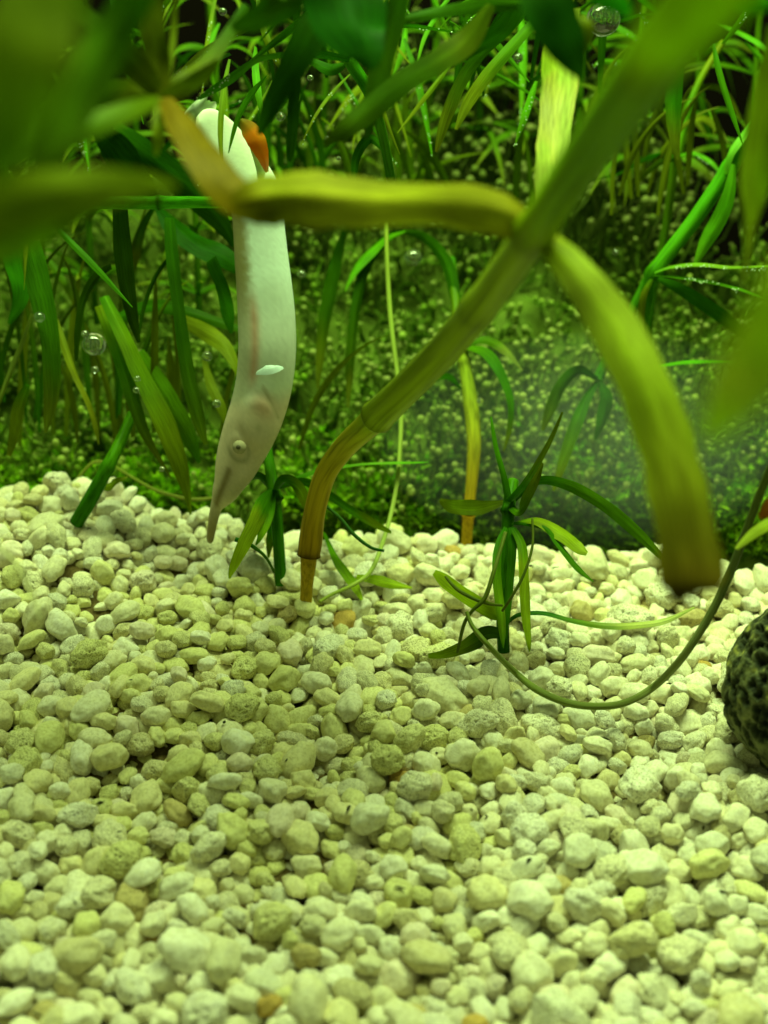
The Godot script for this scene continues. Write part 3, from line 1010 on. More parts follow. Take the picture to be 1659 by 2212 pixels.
	o = plant("pale_root", "long thin pale green aerial root hanging to the gravel behind the leaning stem", "root", [800, 1240, 188])
	part(o, "strand", tube(placed([[834, 470, 201, 5], [836, 560, 200, 5], [843, 680, 199, 5.5], [856, 790, 198, 5.5], [866, 880, 197, 5.5], [862, 1000, 195, 5], [848, 1095, 193, 5], [824, 1180, 189, 5], [800, 1235, 186, 5], [765, 1262, 184, 4.5], [715, 1285, 183, 4], [690, 1300, 182, 3.5]]), [C(0.18, 0.26, 0.03), C(0.25, 0.33, 0.06), C(0.28, 0.35, 0.08), C(0.26, 0.32, 0.05)]), stem_mat)

	# stub of stem at the left edge of the gravel
	o = plant("cut_stem_plant", "bare green stem stuck slantwise into the gravel at the left", "aquatic plant", [172, 1120, gd(172, 1120)])
	d = gd(172, 1122)
	stem(o, [[165, 1130, d + 1, 16], [200, 1070, d - 1, 16], [232, 1010, d - 2, 15], [262, 950, d, 13], [285, 895, d + 3, 11]], [DEEP, C(0.02, 0.13, 0.003), C(0.04, 0.18, 0.004), GREEN], {"joints": [[0.5, 0.15, 0.2, 30.0]]})
	leaf(o, [[215, 1050, d + 2, 5], [235, 1050, d + 1, 12], [250, 1040, d, 9], [275, 1030, d, 2]], [OLIVE, LIME, C(0.3, 0.33, 0.03)], {"roll": 30})
	o = plant("thread_alga", "thin olive thread trailing along the dark gap behind the left gravel edge", "root", [330, 1055, 206])
	part(o, "strand", tube(placed([[160, 1045, 206, 3], [200, 1000, 206, 3.5], [240, 1005, 206, 3], [300, 1040, 204, 3.5], [345, 1062, 203, 4], [410, 1078, 202, 4], [470, 1075, 202, 3]]), [C(0.18, 0.20, 0.03), C(0.12, 0.15, 0.02), C(0.2, 0.22, 0.04)]), stem_mat)
	o = plant("glass_thread", "pale blurred thread hanging close to the glass at the left edge", "root", [40, 1235, 118])
	part(o, "strand", tube(placed([[-30, 1150, 122, 4], [0, 1185, 121, 4.5], [42, 1228, 119, 4.5], [70, 1290, 118, 4], [86, 1335, 117, 3.5]]), [C(0.40, 0.38, 0.20), C(0.44, 0.42, 0.26)]), stem_mat)


func build_near_leaves() -> void:
	# close to the glass and far out of focus
	var o := plant("near_glass_plant", "blurred olive leaf poking in from the right, close to the glass", "aquatic plant", [1800, 600, 58])
	leaf(o, [[1860, 480, 60, 90], [1740, 640, 58, 92], [1640, 770, 57, 80], [1570, 880, 56, 52], [1518, 962, 56, 14]], [C(0.20, 0.24, 0.008), C(0.18, 0.22, 0.010), C(0.20, 0.23, 0.02), C(0.16, 0.18, 0.02)], {"lift": 2.3, "roll": 15, "rib": 0.0})
	o = plant("near_glass_plant", "blurred yellow-olive leaf tip hanging at the top right, close to the glass", "aquatic plant", [1560, -80, 58])
	leaf(o, [[1640, -120, 58, 80], [1540, -20, 58, 84], [1450, 70, 58, 74], [1390, 140, 58, 46], [1350, 190, 58, 12]], [C(0.10, 0.20, 0.004), C(0.17, 0.22, 0.005), C(0.18, 0.22, 0.006), C(0.13, 0.14, 0.006)], {"lift": 1.7, "roll": 15, "rib": 0.0})
	o = plant("near_glass_plant", "big soft olive-green leaf filling the top left corner, close to the glass", "aquatic plant", [40, -80, 56])
	leaf(o, [[110, -110, 57, 60], [80, 20, 56, 92], [50, 140, 55, 100], [10, 270, 55, 80], [-40, 380, 55, 30]], [C(0.06, 0.14, 0.004), C(0.085, 0.17, 0.005), C(0.075, 0.16, 0.005), C(0.04, 0.12, 0.004)], {"lift": 1.7, "roll": 18, "rib": 0.0})
	leaf(o, [[330, -60, 92, 34], [250, 60, 92, 44], [180, 190, 91, 46], [110, 330, 90, 36], [60, 450, 90, 12]], [C(0.03, 0.12, 0.003), C(0.035, 0.12, 0.003), C(0.04, 0.12, 0.003), C(0.05, 0.12, 0.004)], {"lift": 1.7, "roll": -20})
	o = plant("near_glass_plant", "wide dark olive leaf lying blurred across the left side above the green stem", "aquatic plant", [-60, 420, 78])
	leaf(o, [[-90, 470, 76, 60], [60, 430, 78, 60], [190, 405, 80, 48], [300, 400, 82, 30], [380, 405, 84, 8]], [C(0.070, 0.12, 0.003), C(0.080, 0.13, 0.003), C(0.085, 0.14, 0.004), C(0.085, 0.15, 0.004)], {"lift": 1.7, "roll": 18, "rib": 0.0})
	leaf(o, [[-80, 560, 84, 52], [40, 505, 86, 50], [150, 455, 88, 36], [240, 430, 90, 10]], [C(0.05, 0.11, 0.003), C(0.055, 0.12, 0.003), C(0.06, 0.13, 0.003)], {"lift": 1.7, "roll": -22, "rib": 0.0})
	leaf(o, [[-80, 360, 96, 34], [60, 310, 98, 36], [180, 275, 100, 30], [290, 235, 104, 20], [345, 215, 108, 8]], [C(0.03, 0.09, 0.003), C(0.035, 0.10, 0.003), C(0.045, 0.10, 0.003)], {"lift": 1.7, "roll": 25})
	o = plant("near_glass_plant", "soft yellow-green leaf hanging down the right edge to a thread-thin tip", "aquatic plant", [1660, 120, 112])
	leaf(o, [[1690, 60, 110, 30], [1668, 180, 110, 36], [1648, 300, 110, 36], [1632, 410, 110, 30], [1622, 480, 110, 14], [1616, 540, 110, 7], [1606, 610, 110, 4]], [C(0.07, 0.17, 0.005), C(0.12, 0.20, 0.006), C(0.20, 0.25, 0.008), C(0.22, 0.24, 0.012), C(0.16, 0.17, 0.02)], {"lift": 1.7, "roll": 18})
	o = plant("near_glass_plant", "reddish brown leaf edge beside the runner at the right edge", "aquatic plant", [1690, 1080, 140])
	leaf(o, [[2080, 760, 150, 10], [1960, 900, 146, 24], [1830, 1010, 142, 32], [1760, 1056, 140, 34], [1700, 1085, 140, 34], [1665, 1100, 140, 28], [1640, 1118, 140, 8]], [C(0.22, 0.06, 0.008), C(0.24, 0.08, 0.01), C(0.16, 0.06, 0.008)], {"lift": 1.7, "roll": 15})
	leaf(o, [[2080, 790, 152, 6], [1940, 960, 149, 16], [1820, 1070, 147, 18], [1740, 1106, 146, 18], [1680, 1122, 146, 18], [1630, 1150, 146, 16], [1590, 1185, 146, 5]], [C(0.20, 0.24, 0.01), C(0.19, 0.24, 0.01), C(0.16, 0.18, 0.02)], {"lift": 1.7, "roll": -20})

	# the olive star
	o = plant("star_whorl_plant", "olive star of leaves round a joint above and left of the fish's tail", "aquatic plant", [352, 205, 124])
	var olive := [C(0.13, 0.13, 0.005), C(0.10, 0.13, 0.005), C(0.07, 0.13, 0.005)]
	leaf(o, [[350, 205, 124, 18], [340, 140, 124, 27], [330, 70, 124, 28], [325, -30, 124, 20]], olive, {"lift": 1.15, "roll": 20})
	leaf(o, [[352, 200, 124, 8], [368, 140, 125, 6], [375, 60, 126, 7], [380, -40, 126, 6]], [C(0.16, 0.19, 0.01), C(0.10, 0.16, 0.006)], {"lift": 1.15, "roll": 20})
	leaf(o, [[345, 205, 124, 16], [300, 150, 123, 30], [240, 100, 122, 42], [170, 50, 121, 44], [120, -20, 120, 30]], [C(0.10, 0.12, 0.005), C(0.035, 0.10, 0.003), C(0.03, 0.10, 0.003), C(0.035, 0.12, 0.004)], {"lift": 1.15, "roll": -18})
	leaf(o, [[356, 200, 124, 14], [400, 170, 125, 19], [440, 140, 127, 19], [490, 80, 130, 14], [530, 10, 132, 8]], [C(0.12, 0.13, 0.005), C(0.06, 0.12, 0.004), GREEN], {"lift": 1.15, "roll": 28})
	leaf(o, [[354, 215, 124, 14], [400, 190, 124, 20], [440, 165, 124, 16], [470, 130, 124, 5]], [C(0.11, 0.12, 0.005), C(0.08, 0.13, 0.005)], {"lift": 1.15, "roll": -25})
	leaf(o, [[350, 212, 123, 12], [346, 250, 122, 14], [342, 295, 121, 13], [337, 336, 121, 4]], [C(0.15, 0.14, 0.006), C(0.14, 0.19, 0.006), C(0.22, 0.30, 0.012)], {"lift": 1.15, "roll": 15})
	leaf(o, [[356, 212, 122, 14], [390, 262, 118, 30], [430, 328, 114, 40], [478, 395, 111, 42], [525, 440, 109, 34], [560, 462, 109, 12]], [C(0.15, 0.12, 0.005), C(0.16, 0.135, 0.005), C(0.19, 0.165, 0.005), C(0.22, 0.18, 0.006)], {"lift": 0.75, "warm": 1.25, "roll": 20, "rib": 0.0}, "brown-olive leaf crossing in front of the fish's tail")
	leaf(o, [[345, 212, 124, 14], [290, 235, 124, 24], [210, 262, 124, 26], [120, 290, 124, 24], [20, 320, 124, 14]], [C(0.10, 0.11, 0.004), C(0.04, 0.10, 0.003), C(0.03, 0.09, 0.003)], {"lift": 1.15, "roll": 22})
	leaf(o, [[345, 208, 125, 10], [290, 195, 126, 20], [230, 200, 128, 22], [150, 230, 130, 12]], [C(0.10, 0.11, 0.004), C(0.04, 0.10, 0.003), DEEP], {"lift": 1.15, "roll": -22})


func build_back_plants() -> void:
	var o := plant("jointed_stem_plant", "bright green stem lying level behind dark leaves, left of the fish", "aquatic plant", [180, 438, 168])
	stem(o, [[170, 438, 168, 13], [260, 438, 168, 14], [335, 438, 168, 14], [410, 437, 168, 13], [482, 437, 168, 13]], [C(0.06, 0.30, 0.008), C(0.04, 0.24, 0.006), C(0.05, 0.40, 0.008), C(0.05, 0.30, 0.008)], {"joints": [[0.0, 0.1, 0.7, 40.0], [0.53, 0.25, 0.8, 50.0], [0.28, 0.06, 0.2, 90.0]]})
	leaf(o, [[338, 430, 200, 10], [300, 390, 198, 34], [260, 340, 196, 46], [225, 295, 195, 34], [205, 262, 194, 8]], [DEEP, C(0.010, 0.075, 0.003), C(0.012, 0.08, 0.003), C(0.016, 0.09, 0.003)], {"roll": 20})
	leaf(o, [[245, 262, 198, 8], [300, 320, 197, 36], [360, 370, 196, 42], [420, 420, 195, 40], [470, 470, 194, 30], [505, 530, 194, 10]], [C(0.016, 0.09, 0.003), C(0.010, 0.075, 0.003), C(0.014, 0.08, 0.003), C(0.02, 0.10, 0.003)], {"roll": -22})
	leaf(o, [[338, 445, 201, 8], [380, 490, 200, 26], [430, 530, 199, 34], [490, 560, 198, 28], [540, 600, 198, 8]], [C(0.006, 0.05, 0.002), C(0.008, 0.06, 0.002), C(0.01, 0.07, 0.002)], {"roll": 25})
	leaf(o, [[332, 450, 202, 6], [305, 500, 203, 14], [290, 560, 204, 14], [278, 620, 205, 4]], [DEEP, C(0.025, 0.07, 0.003), OLIVE], {"roll": 20})

	# upright blades at the left
	var blades := [
		["broad dark blade with an olive tip, standing left of the curved bubble", [[62, 520, 186, 30], [88, 620, 186, 34], [110, 730, 186, 30], [112, 840, 186, 24], [104, 905, 186, 12], [98, 935, 186, 3]], [C(0.02, 0.10, 0.003), C(0.018, 0.09, 0.003), C(0.025, 0.10, 0.003), C(0.07, 0.12, 0.006), C(0.12, 0.16, 0.01)], 20],
		["long green blade slanting down with its pointed lime tip touching the gravel", [[225, 640, 190, 14], [265, 720, 189, 22], [305, 810, 188, 27], [350, 900, 187, 30], [388, 1000, 188, 24], [405, 1065, 190, 12], [412, 1112, 191, 3]], [GREEN, C(0.06, 0.16, 0.005), C(0.06, 0.17, 0.005), C(0.10, 0.19, 0.006), C(0.15, 0.22, 0.008), LIME], 20],
		["narrow green blade bent behind the lime-tipped blade", [[215, 660, 192, 16], [255, 760, 191, 22], [285, 860, 190, 20], [310, 930, 190, 14], [340, 985, 190, 8], [370, 1035, 190, 2]], [C(0.07, 0.15, 0.005), GREEN, C(0.05, 0.15, 0.005), C(0.08, 0.16, 0.006), OLIVE], -25],
		["dark blade hanging straight down close left of the fish", [[366, 470, 188, 14], [374, 560, 188, 19], [388, 680, 188, 19], [405, 800, 188, 20], [428, 900, 188, 19], [445, 960, 188, 6]], [DEEP, C(0.016, 0.08, 0.003), C(0.02, 0.09, 0.003), C(0.04, 0.12, 0.004), C(0.07, 0.15, 0.005)], 18],
		["thick dark blade dropping from the level stem", [[258, 440, 180, 22], [262, 520, 181, 26], [272, 600, 182, 24], [285, 680, 183, 18], [300, 740, 184, 5]], [C(0.012, 0.06, 0.002), C(0.018, 0.07, 0.002), C(0.025, 0.09, 0.003)], -20],
		["thin pale blade with a kink at the left edge", [[70, 678, 190, 5], [50, 735, 190, 7], [28, 790, 190, 8], [0, 862, 190, 6], [-30, 940, 190, 3]], [C(0.16, 0.22, 0.03), C(0.18, 0.24, 0.04), C(0.14, 0.22, 0.02)], 20],
		["thin yellow-olive blade bending down right of the broad dark blade", [[120, 690, 196, 8], [138, 745, 195, 11], [162, 810, 194, 9], [190, 870, 193, 8], [206, 920, 193, 7], [214, 960, 193, 2]], [C(0.07, 0.12, 0.005), C(0.14, 0.16, 0.008), C(0.18, 0.19, 0.01), C(0.16, 0.18, 0.01)], 25],
		["dark curved blade arching over the bubble", [[240, 575, 185, 8], [205, 600, 184, 11], [180, 650, 184, 11], [168, 715, 184, 10], [165, 780, 185, 4]], [C(0.016, 0.06, 0.002), C(0.018, 0.07, 0.002), C(0.025, 0.09, 0.003)], 20],
		["olive blade at the far left standing in the low moss", [[60, 830, 192, 8], [42, 880, 192, 17], [30, 940, 192, 15], [20, 985, 192, 6]], [GREEN, C(0.09, 0.15, 0.005), C(0.14, 0.16, 0.008)], 25],
		["wide olive-yellow blade curving round to the fish's flank", [[390, 690, 196, 16], [440, 715, 195, 24], [485, 748, 194, 22], [512, 800, 193, 10], [520, 830, 193, 3]], [C(0.10, 0.14, 0.006), C(0.14, 0.17, 0.008), C(0.12, 0.17, 0.008), OLIVE], 25],
		["soft bright green blade glowing between two dark ones", [[300, 760, 196, 14], [335, 815, 195, 26], [370, 880, 194, 30], [410, 950, 194, 22], [430, 1000, 194, 5]], [C(0.04, 0.15, 0.004), C(0.06, 0.20, 0.006), C(0.05, 0.16, 0.005), GREEN], -20],
		["dark blade lying level behind the left blades", [[250, 690, 200, 14], [330, 660, 199, 18], [420, 680, 198, 18], [500, 705, 198, 12], [540, 722, 198, 3]], [DEEP, C(0.016, 0.07, 0.002), C(0.02, 0.08, 0.002)], 20],
		["green blade at the left edge hanging below the dark leaves", [[10, 500, 194, 22], [35, 570, 194, 30], [45, 640, 194, 24], [20, 700, 194, 6]], [C(0.014, 0.09, 0.003), C(0.016, 0.12, 0.003), C(0.014, 0.09, 0.003)], 24],
		["thin wire-like dark blade crossing beside the fish", [[362, 560, 190, 5], [335, 600, 190, 6], [312, 660, 190, 6], [300, 720, 190, 4]], [C(0.012, 0.06, 0.002), C(0.016, 0.07, 0.002)], 10],
		["short deep green blade tucked behind the fish's back edge", [[455, 560, 190, 16], [478, 620, 190, 20], [492, 680, 190, 18], [500, 720, 190, 5]], [C(0.02, 0.12, 0.003), C(0.016, 0.11, 0.003), DEEP], -24],
		["olive blade with bubbles standing right of the green glowing blade", [[440, 770, 200, 6], [455, 830, 199, 14], [478, 880, 198, 14], [490, 920, 198, 4]], [C(0.09, 0.13, 0.006), C(0.11, 0.15, 0.008), OLIVE], 22]]
	for row in blades:
		o = plant("blade_plant", row[0], "aquatic plant", row[1][row[1].size() - 1].slice(0, 3), "strap-leaved plants at the left")
		leaf(o, row[1], row[2], {"roll": row[3]})

	# middle of the top: bright stems and crossing leaves
	o = plant("tall_stem_plant", "bright green slanting stem with bubbly joint at the top middle", "aquatic plant", [800, 210, 168])
	stem(o, [[690, 10, 166, 13], [715, 50, 166, 14], [752, 124, 167, 14], [762, 142, 167, 14], [800, 205, 168, 13], [826, 290, 172, 11], [845, 390, 178, 10]], [BRIGHT, C(0.03, 0.24, 0.005), C(0.05, 0.28, 0.008), C(0.02, 0.18, 0.004), GREEN, DEEP], {"joints": [[0.33, 0.3, 0.3, 40.0]]})
	leaf(o, [[755, 130, 166, 6], [700, 120, 165, 12], [640, 118, 164, 11], [560, 128, 163, 8], [500, 170, 162, 12], [445, 205, 162, 8], [425, 215, 162, 2]], [C(0.02, 0.14, 0.004), C(0.03, 0.18, 0.005), C(0.06, 0.26, 0.01), C(0.04, 0.24, 0.006), BRIGHT], {"roll": 30})
	leaf(o, [[752, 135, 168, 6], [715, 150, 169, 16], [680, 135, 170, 12], [650, 120, 170, 3]], [DEEP, C(0.02, 0.13, 0.004), GREEN], {"roll": -20})
	leaf(o, [[835, 330, 176, 6], [800, 300, 177, 13], [770, 340, 178, 13], [765, 395, 178, 4]], [DEEP, C(0.016, 0.10, 0.003), DEEP], {"roll": 20})
	beads(o, [[500, 165, 161, 1], [460, 195, 161, 1], [430, 214, 161, 1]], 16, 0.10)

	o = plant("crossing_leaf_plant", "soft mid-green leaves crossing like an X above the broad yellow leaf", "aquatic plant", [816, 220, 136])
	leaf(o, [[875, -40, 136, 20], [850, 50, 136, 24], [830, 120, 136, 26], [815, 200, 136, 26], [800, 265, 136, 12], [790, 300, 136, 3]], [C(0.03, 0.17, 0.004), C(0.05, 0.19, 0.005), C(0.04, 0.16, 0.004), C(0.045, 0.17, 0.005)], {"roll": 20})
	leaf(o, [[1060, 10, 138, 10], [1010, 85, 138, 26], [950, 130, 137, 26], [880, 170, 136, 26], [800, 235, 135, 26], [745, 280, 134, 20], [700, 312, 134, 5]], [C(0.06, 0.16, 0.005), C(0.08, 0.17, 0.005), C(0.045, 0.15, 0.004), C(0.04, 0.15, 0.004), C(0.05, 0.15, 0.004), C(0.05, 0.13, 0.005)], {"roll": -22})
	leaf(o, [[810, 55, 140, 6], [870, 42, 140, 14], [960, 25, 141, 18], [1060, 12, 142, 20], [1160, 10, 143, 12]], [C(0.07, 0.18, 0.005), GREEN, C(0.04, 0.19, 0.004), GREEN], {"roll": 30})

	o = plant("dark_leaf_plant", "wide dark green leaf hanging at the top middle", "aquatic plant", [750, -30, 122])
	leaf(o, [[720, -90, 122, 60], [745, -10, 121, 78], [765, 60, 120, 74], [790, 110, 120, 44], [805, 150, 120, 10]], [C(0.010, 0.09, 0.003), C(0.008, 0.08, 0.002), C(0.010, 0.10, 0.003), C(0.014, 0.11, 0.003)], {"roll": 20, "rib": 0.0})
	leaf(o, [[560, -60, 118, 30], [620, -5, 118, 40], [560, 40, 118, 30], [500, 60, 118, 8]], [C(0.03, 0.13, 0.003), C(0.03, 0.13, 0.003), C(0.04, 0.13, 0.004)], {"roll": 25})
	o = plant("dark_leaf_plant", "dark green leaf slanting down to the orange fin from the top middle", "aquatic plant", [700, 10, 134])
	leaf(o, [[715, -20, 134, 20], [690, 40, 134, 36], [650, 110, 134, 34], [610, 180, 135, 26], [580, 240, 136, 18], [560, 290, 136, 5]], [GREEN, C(0.018, 0.11, 0.003), C(0.016, 0.10, 0.003), C(0.02, 0.12, 0.003)], {"roll": -20})
	leaf(o, [[648, 130, 150, 8], [638, 190, 151, 16], [632, 260, 152, 17], [628, 320, 152, 12], [626, 350, 152, 4]], [C(0.012, 0.08, 0.002), C(0.012, 0.07, 0.002), C(0.016, 0.08, 0.002)], {"roll": 20})
	leaf(o, [[645, 150, 156, 8], [625, 190, 156, 13], [605, 225, 156, 14], [592, 246, 156, 4]], [GREEN, BRIGHT, C(0.07, 0.28, 0.012)], {"roll": 30})
	o = plant("dark_leaf_plant", "dark green leaf hanging in front of the bright pale strap leaf", "aquatic plant", [1180, -40, 112])
	leaf(o, [[1150, -80, 112, 40], [1180, 0, 111, 56], [1215, 80, 111, 48], [1245, 140, 111, 24], [1260, 175, 111, 5]], [C(0.02, 0.12, 0.003), C(0.010, 0.09, 0.003), C(0.012, 0.09, 0.003), C(0.016, 0.10, 0.003)], {"roll": 18, "rib": 0.0})
	leaf(o, [[1240, 40, 118, 10], [1262, 60, 118, 22], [1252, 110, 118, 16], [1244, 140, 118, 4]], [C(0.10, 0.18, 0.005), C(0.12, 0.17, 0.006), OLIVE], {"roll": 20})
	leaf(o, [[1260, -60, 104, 18], [1310, -10, 104, 30], [1345, 15, 104, 18], [1360, 40, 104, 4]], [BRIGHT, C(0.03, 0.34, 0.008), C(0.03, 0.36, 0.01)], {"roll": 20})
	leaf(o, [[1560, -60, 104, 20], [1600, -8, 104, 32], [1640, 8, 104, 20], [1680, 5, 104, 5]], [BRIGHT, C(0.03, 0.34, 0.008), C(0.03, 0.36, 0.01)], {"roll": 20})

	o = plant("twin_leaf_plant", "pair of green leaves with browning tips slanting down at the upper right of centre", "aquatic plant", [1110, 20, 170])
	leaf(o, [[1180, -40, 170, 14], [1106, 52, 170, 17], [1040, 115, 170, 17], [1000, 170, 170, 18], [970, 240, 170, 17], [952, 295, 170, 12], [942, 328, 170, 4]], [BRIGHT, C(0.045, 0.22, 0.006), C(0.05, 0.20, 0.006), C(0.07, 0.18, 0.006), C(0.12, 0.17, 0.006), C(0.18, 0.17, 0.01)], {"roll": 22})
	leaf(o, [[1180, 20, 174, 12], [1110, 95, 174, 17], [1050, 165, 174, 18], [1010, 225, 174, 16], [985, 280, 174, 5]], [GREEN, C(0.05, 0.19, 0.006), C(0.10, 0.18, 0.006), C(0.14, 0.16, 0.008)], {"roll": -22})
	leaf(o, [[1130, -20, 150, 20], [1090, 60, 152, 26], [1030, 100, 154, 22], [970, 140, 156, 8]], [GREEN, C(0.025, 0.13, 0.003), GREEN], {"roll": 22})

	# right-hand whorled plants
	o = plant("thin_whorl_plant", "thin dark stem with a whorl of fine beaded leaves before the black gap", "aquatic plant", [1425, 690, 216])
	stem(o, [[1395, 760, 222, 9], [1410, 640, 219, 9], [1440, 480, 216, 9], [1460, 345, 213, 9], [1500, 200, 214, 8], [1560, 90, 216, 7]], [DEEP, C(0.02, 0.09, 0.003), C(0.04, 0.12, 0.004), GREEN, OLIVE], {"joints": [[0.6, 0.4, 0.3, 40.0]]})
	leaf(o, [[1462, 338, 212, 4], [1425, 334, 210, 6], [1385, 348, 208, 6], [1335, 376, 207, 4], [1290, 385, 207, 1]], [BRIGHT, C(0.06, 0.24, 0.01), C(0.05, 0.18, 0.006)], {"roll": 30})
	leaf(o, [[1464, 338, 212, 4], [1500, 332, 210, 6], [1535, 350, 208, 6], [1560, 378, 207, 2]], [BRIGHT, C(0.05, 0.24, 0.01), GREEN], {"roll": 30})
	beads(o, [[1505, 340, 209, 1], [1535, 356, 208, 1], [1556, 374, 207, 1]], 14, 0.13)
	leaf(o, [[1460, 345, 212, 5], [1430, 350, 210, 9], [1395, 375, 208, 9], [1370, 395, 207, 3]], [GREEN, C(0.06, 0.16, 0.006), OLIVE], {"roll": 30})
	leaf(o, [[1458, 340, 213, 5], [1430, 290, 214, 7], [1395, 255, 215, 6], [1360, 245, 216, 2]], [OLIVE, C(0.10, 0.15, 0.02), OLIVE], {"roll": 30})
	leaf(o, [[1466, 335, 213, 5], [1500, 260, 214, 8], [1545, 270, 215, 9], [1575, 310, 215, 3]], [GREEN, OLIVE, C(0.12, 0.16, 0.02)], {"roll": 30})
	leaf(o, [[1470, 335, 213, 5], [1480, 240, 215, 9], [1520, 190, 216, 9], [1565, 200, 217, 9], [1600, 260, 217, 3]], [GREEN, C(0.06, 0.12, 0.006), OLIVE], {"roll": -25})

	o = plant("broad_leaf_plant", "soft green strap leaf hanging down to the thin whorled plant", "aquatic plant", [1456, 140, 158])
	leaf(o, [[1440, 20, 158, 14], [1458, 110, 158, 24], [1458, 190, 158, 24], [1456, 260, 158, 22], [1460, 320, 158, 12], [1464, 345, 158, 3]], [C(0.03, 0.14, 0.003), C(0.025, 0.19, 0.004), C(0.03, 0.20, 0.005), C(0.09, 0.16, 0.006), C(0.13, 0.15, 0.008)], {"roll": 18})

	o = plant("strong_stem_plant", "strong bright green stem slanting down from the right edge with paired strap leaves", "aquatic plant", [1413, 591, 198])
	stem(o, [[1700, 210, 196, 17], [1640, 270, 196, 17], [1575, 365, 197, 18], [1500, 475, 198, 17], [1413, 591, 199, 16], [1395, 660, 201, 13], [1380, 740, 204, 11]], [BRIGHT, C(0.035, 0.24, 0.006), C(0.03, 0.21, 0.005), C(0.035, 0.21, 0.005), C(0.016, 0.12, 0.003), GREEN], {"joints": [[0.33, 0.2, 0.1, 40.0], [0.67, 0.4, 0.5, 40.0]]})
	leaf(o, [[1585, 355, 195, 8], [1575, 420, 194, 20], [1550, 480, 194, 22], [1522, 530, 194, 18], [1500, 575, 194, 5]], [GREEN, BRIGHT, C(0.06, 0.28, 0.008), C(0.08, 0.28, 0.01)], {"roll": 22})
	leaf(o, [[1565, 375, 196, 6], [1580, 330, 195, 11], [1610, 290, 195, 11], [1630, 255, 195, 3]], [BRIGHT, C(0.09, 0.34, 0.03), BRIGHT], {"roll": 25})
	leaf(o, [[1415, 588, 197, 4], [1450, 577, 195, 6], [1510, 571, 193, 7], [1580, 576, 191, 8], [1660, 575, 190, 8], [1720, 580, 190, 5]], [C(0.05, 0.22, 0.01), C(0.10, 0.26, 0.02), C(0.06, 0.20, 0.008)], {"roll": 45})
	beads(o, [[1460, 578, 193, 1], [1510, 574, 192, 1], [1580, 580, 190, 1], [1655, 582, 189, 1]], 40, 0.12)
	leaf(o, [[1415, 595, 197, 4], [1460, 598, 195, 6], [1530, 607, 193, 7], [1590, 622, 191, 6], [1650, 645, 190, 2]], [GREEN, C(0.04, 0.17, 0.006), GREEN], {"roll": 40})
	beads(o, [[1480, 602, 193, 1], [1540, 612, 192, 1], [1600, 632, 190, 1]], 24, 0.12)
	leaf(o, [[1416, 600, 198, 6], [1470, 625, 197, 17], [1530, 665, 197, 20], [1585, 705, 197, 16], [1620, 740, 197, 4]], [DEEP, C(0.014, 0.10, 0.003), C(0.02, 0.12, 0.003), GREEN], {"roll": -22})
	leaf(o, [[1410, 600, 198, 5], [1390, 640, 198, 10], [1385, 690, 199, 9], [1390, 720, 199, 2]], [GREEN, OLIVE, C(0.16, 0.2, 0.02)], {"roll": 22})

	o = plant("ragged_whorl_plant", "ragged dark green whorl pointing down, left of the drooping yellow leaf", "aquatic plant", [1292, 815, 205])
	stem(o, [[1400, 600, 204, 10], [1350, 700, 204, 11], [1310, 780, 205, 11], [1290, 822, 205, 12]], [DEEP, C(0.02, 0.10, 0.003), DEEP], {"joints": [[1.0, 0.3, 0.3, 20.0]]})
	leaf(o, [[1288, 818, 204, 7], [1250, 800, 202, 13], [1215, 830, 200, 17], [1190, 880, 199, 17], [1172, 930, 199, 5]], [DEEP, C(0.02, 0.10, 0.003), C(0.03, 0.10, 0.004), C(0.07, 0.14, 0.01)], {"roll": 22})
	leaf(o, [[1290, 824, 204, 7], [1262, 870, 202, 15], [1235, 940, 200, 18], [1212, 1010, 199, 14], [1195, 1060, 199, 4]], [C(0.01, 0.07, 0.002), C(0.02, 0.10, 0.003), C(0.05, 0.13, 0.005), C(0.10, 0.16, 0.008)], {"roll": -22})
	leaf(o, [[1294, 824, 204, 7], [1310, 860, 203, 18], [1300, 910, 203, 16], [1285, 950, 203, 4]], [C(0.01, 0.06, 0.002), DEEP, GREEN], {"roll": 25})
	leaf(o, [[1400, 800, 200, 2], [1430, 790, 199, 5], [1490, 782, 198, 6], [1560, 781, 197, 5], [1640, 786, 197, 2]], [BRIGHT, C(0.06, 0.30, 0.008), C(0.05, 0.26, 0.008)], {"roll": 40}, "thin bright leaf pointing level to the right")

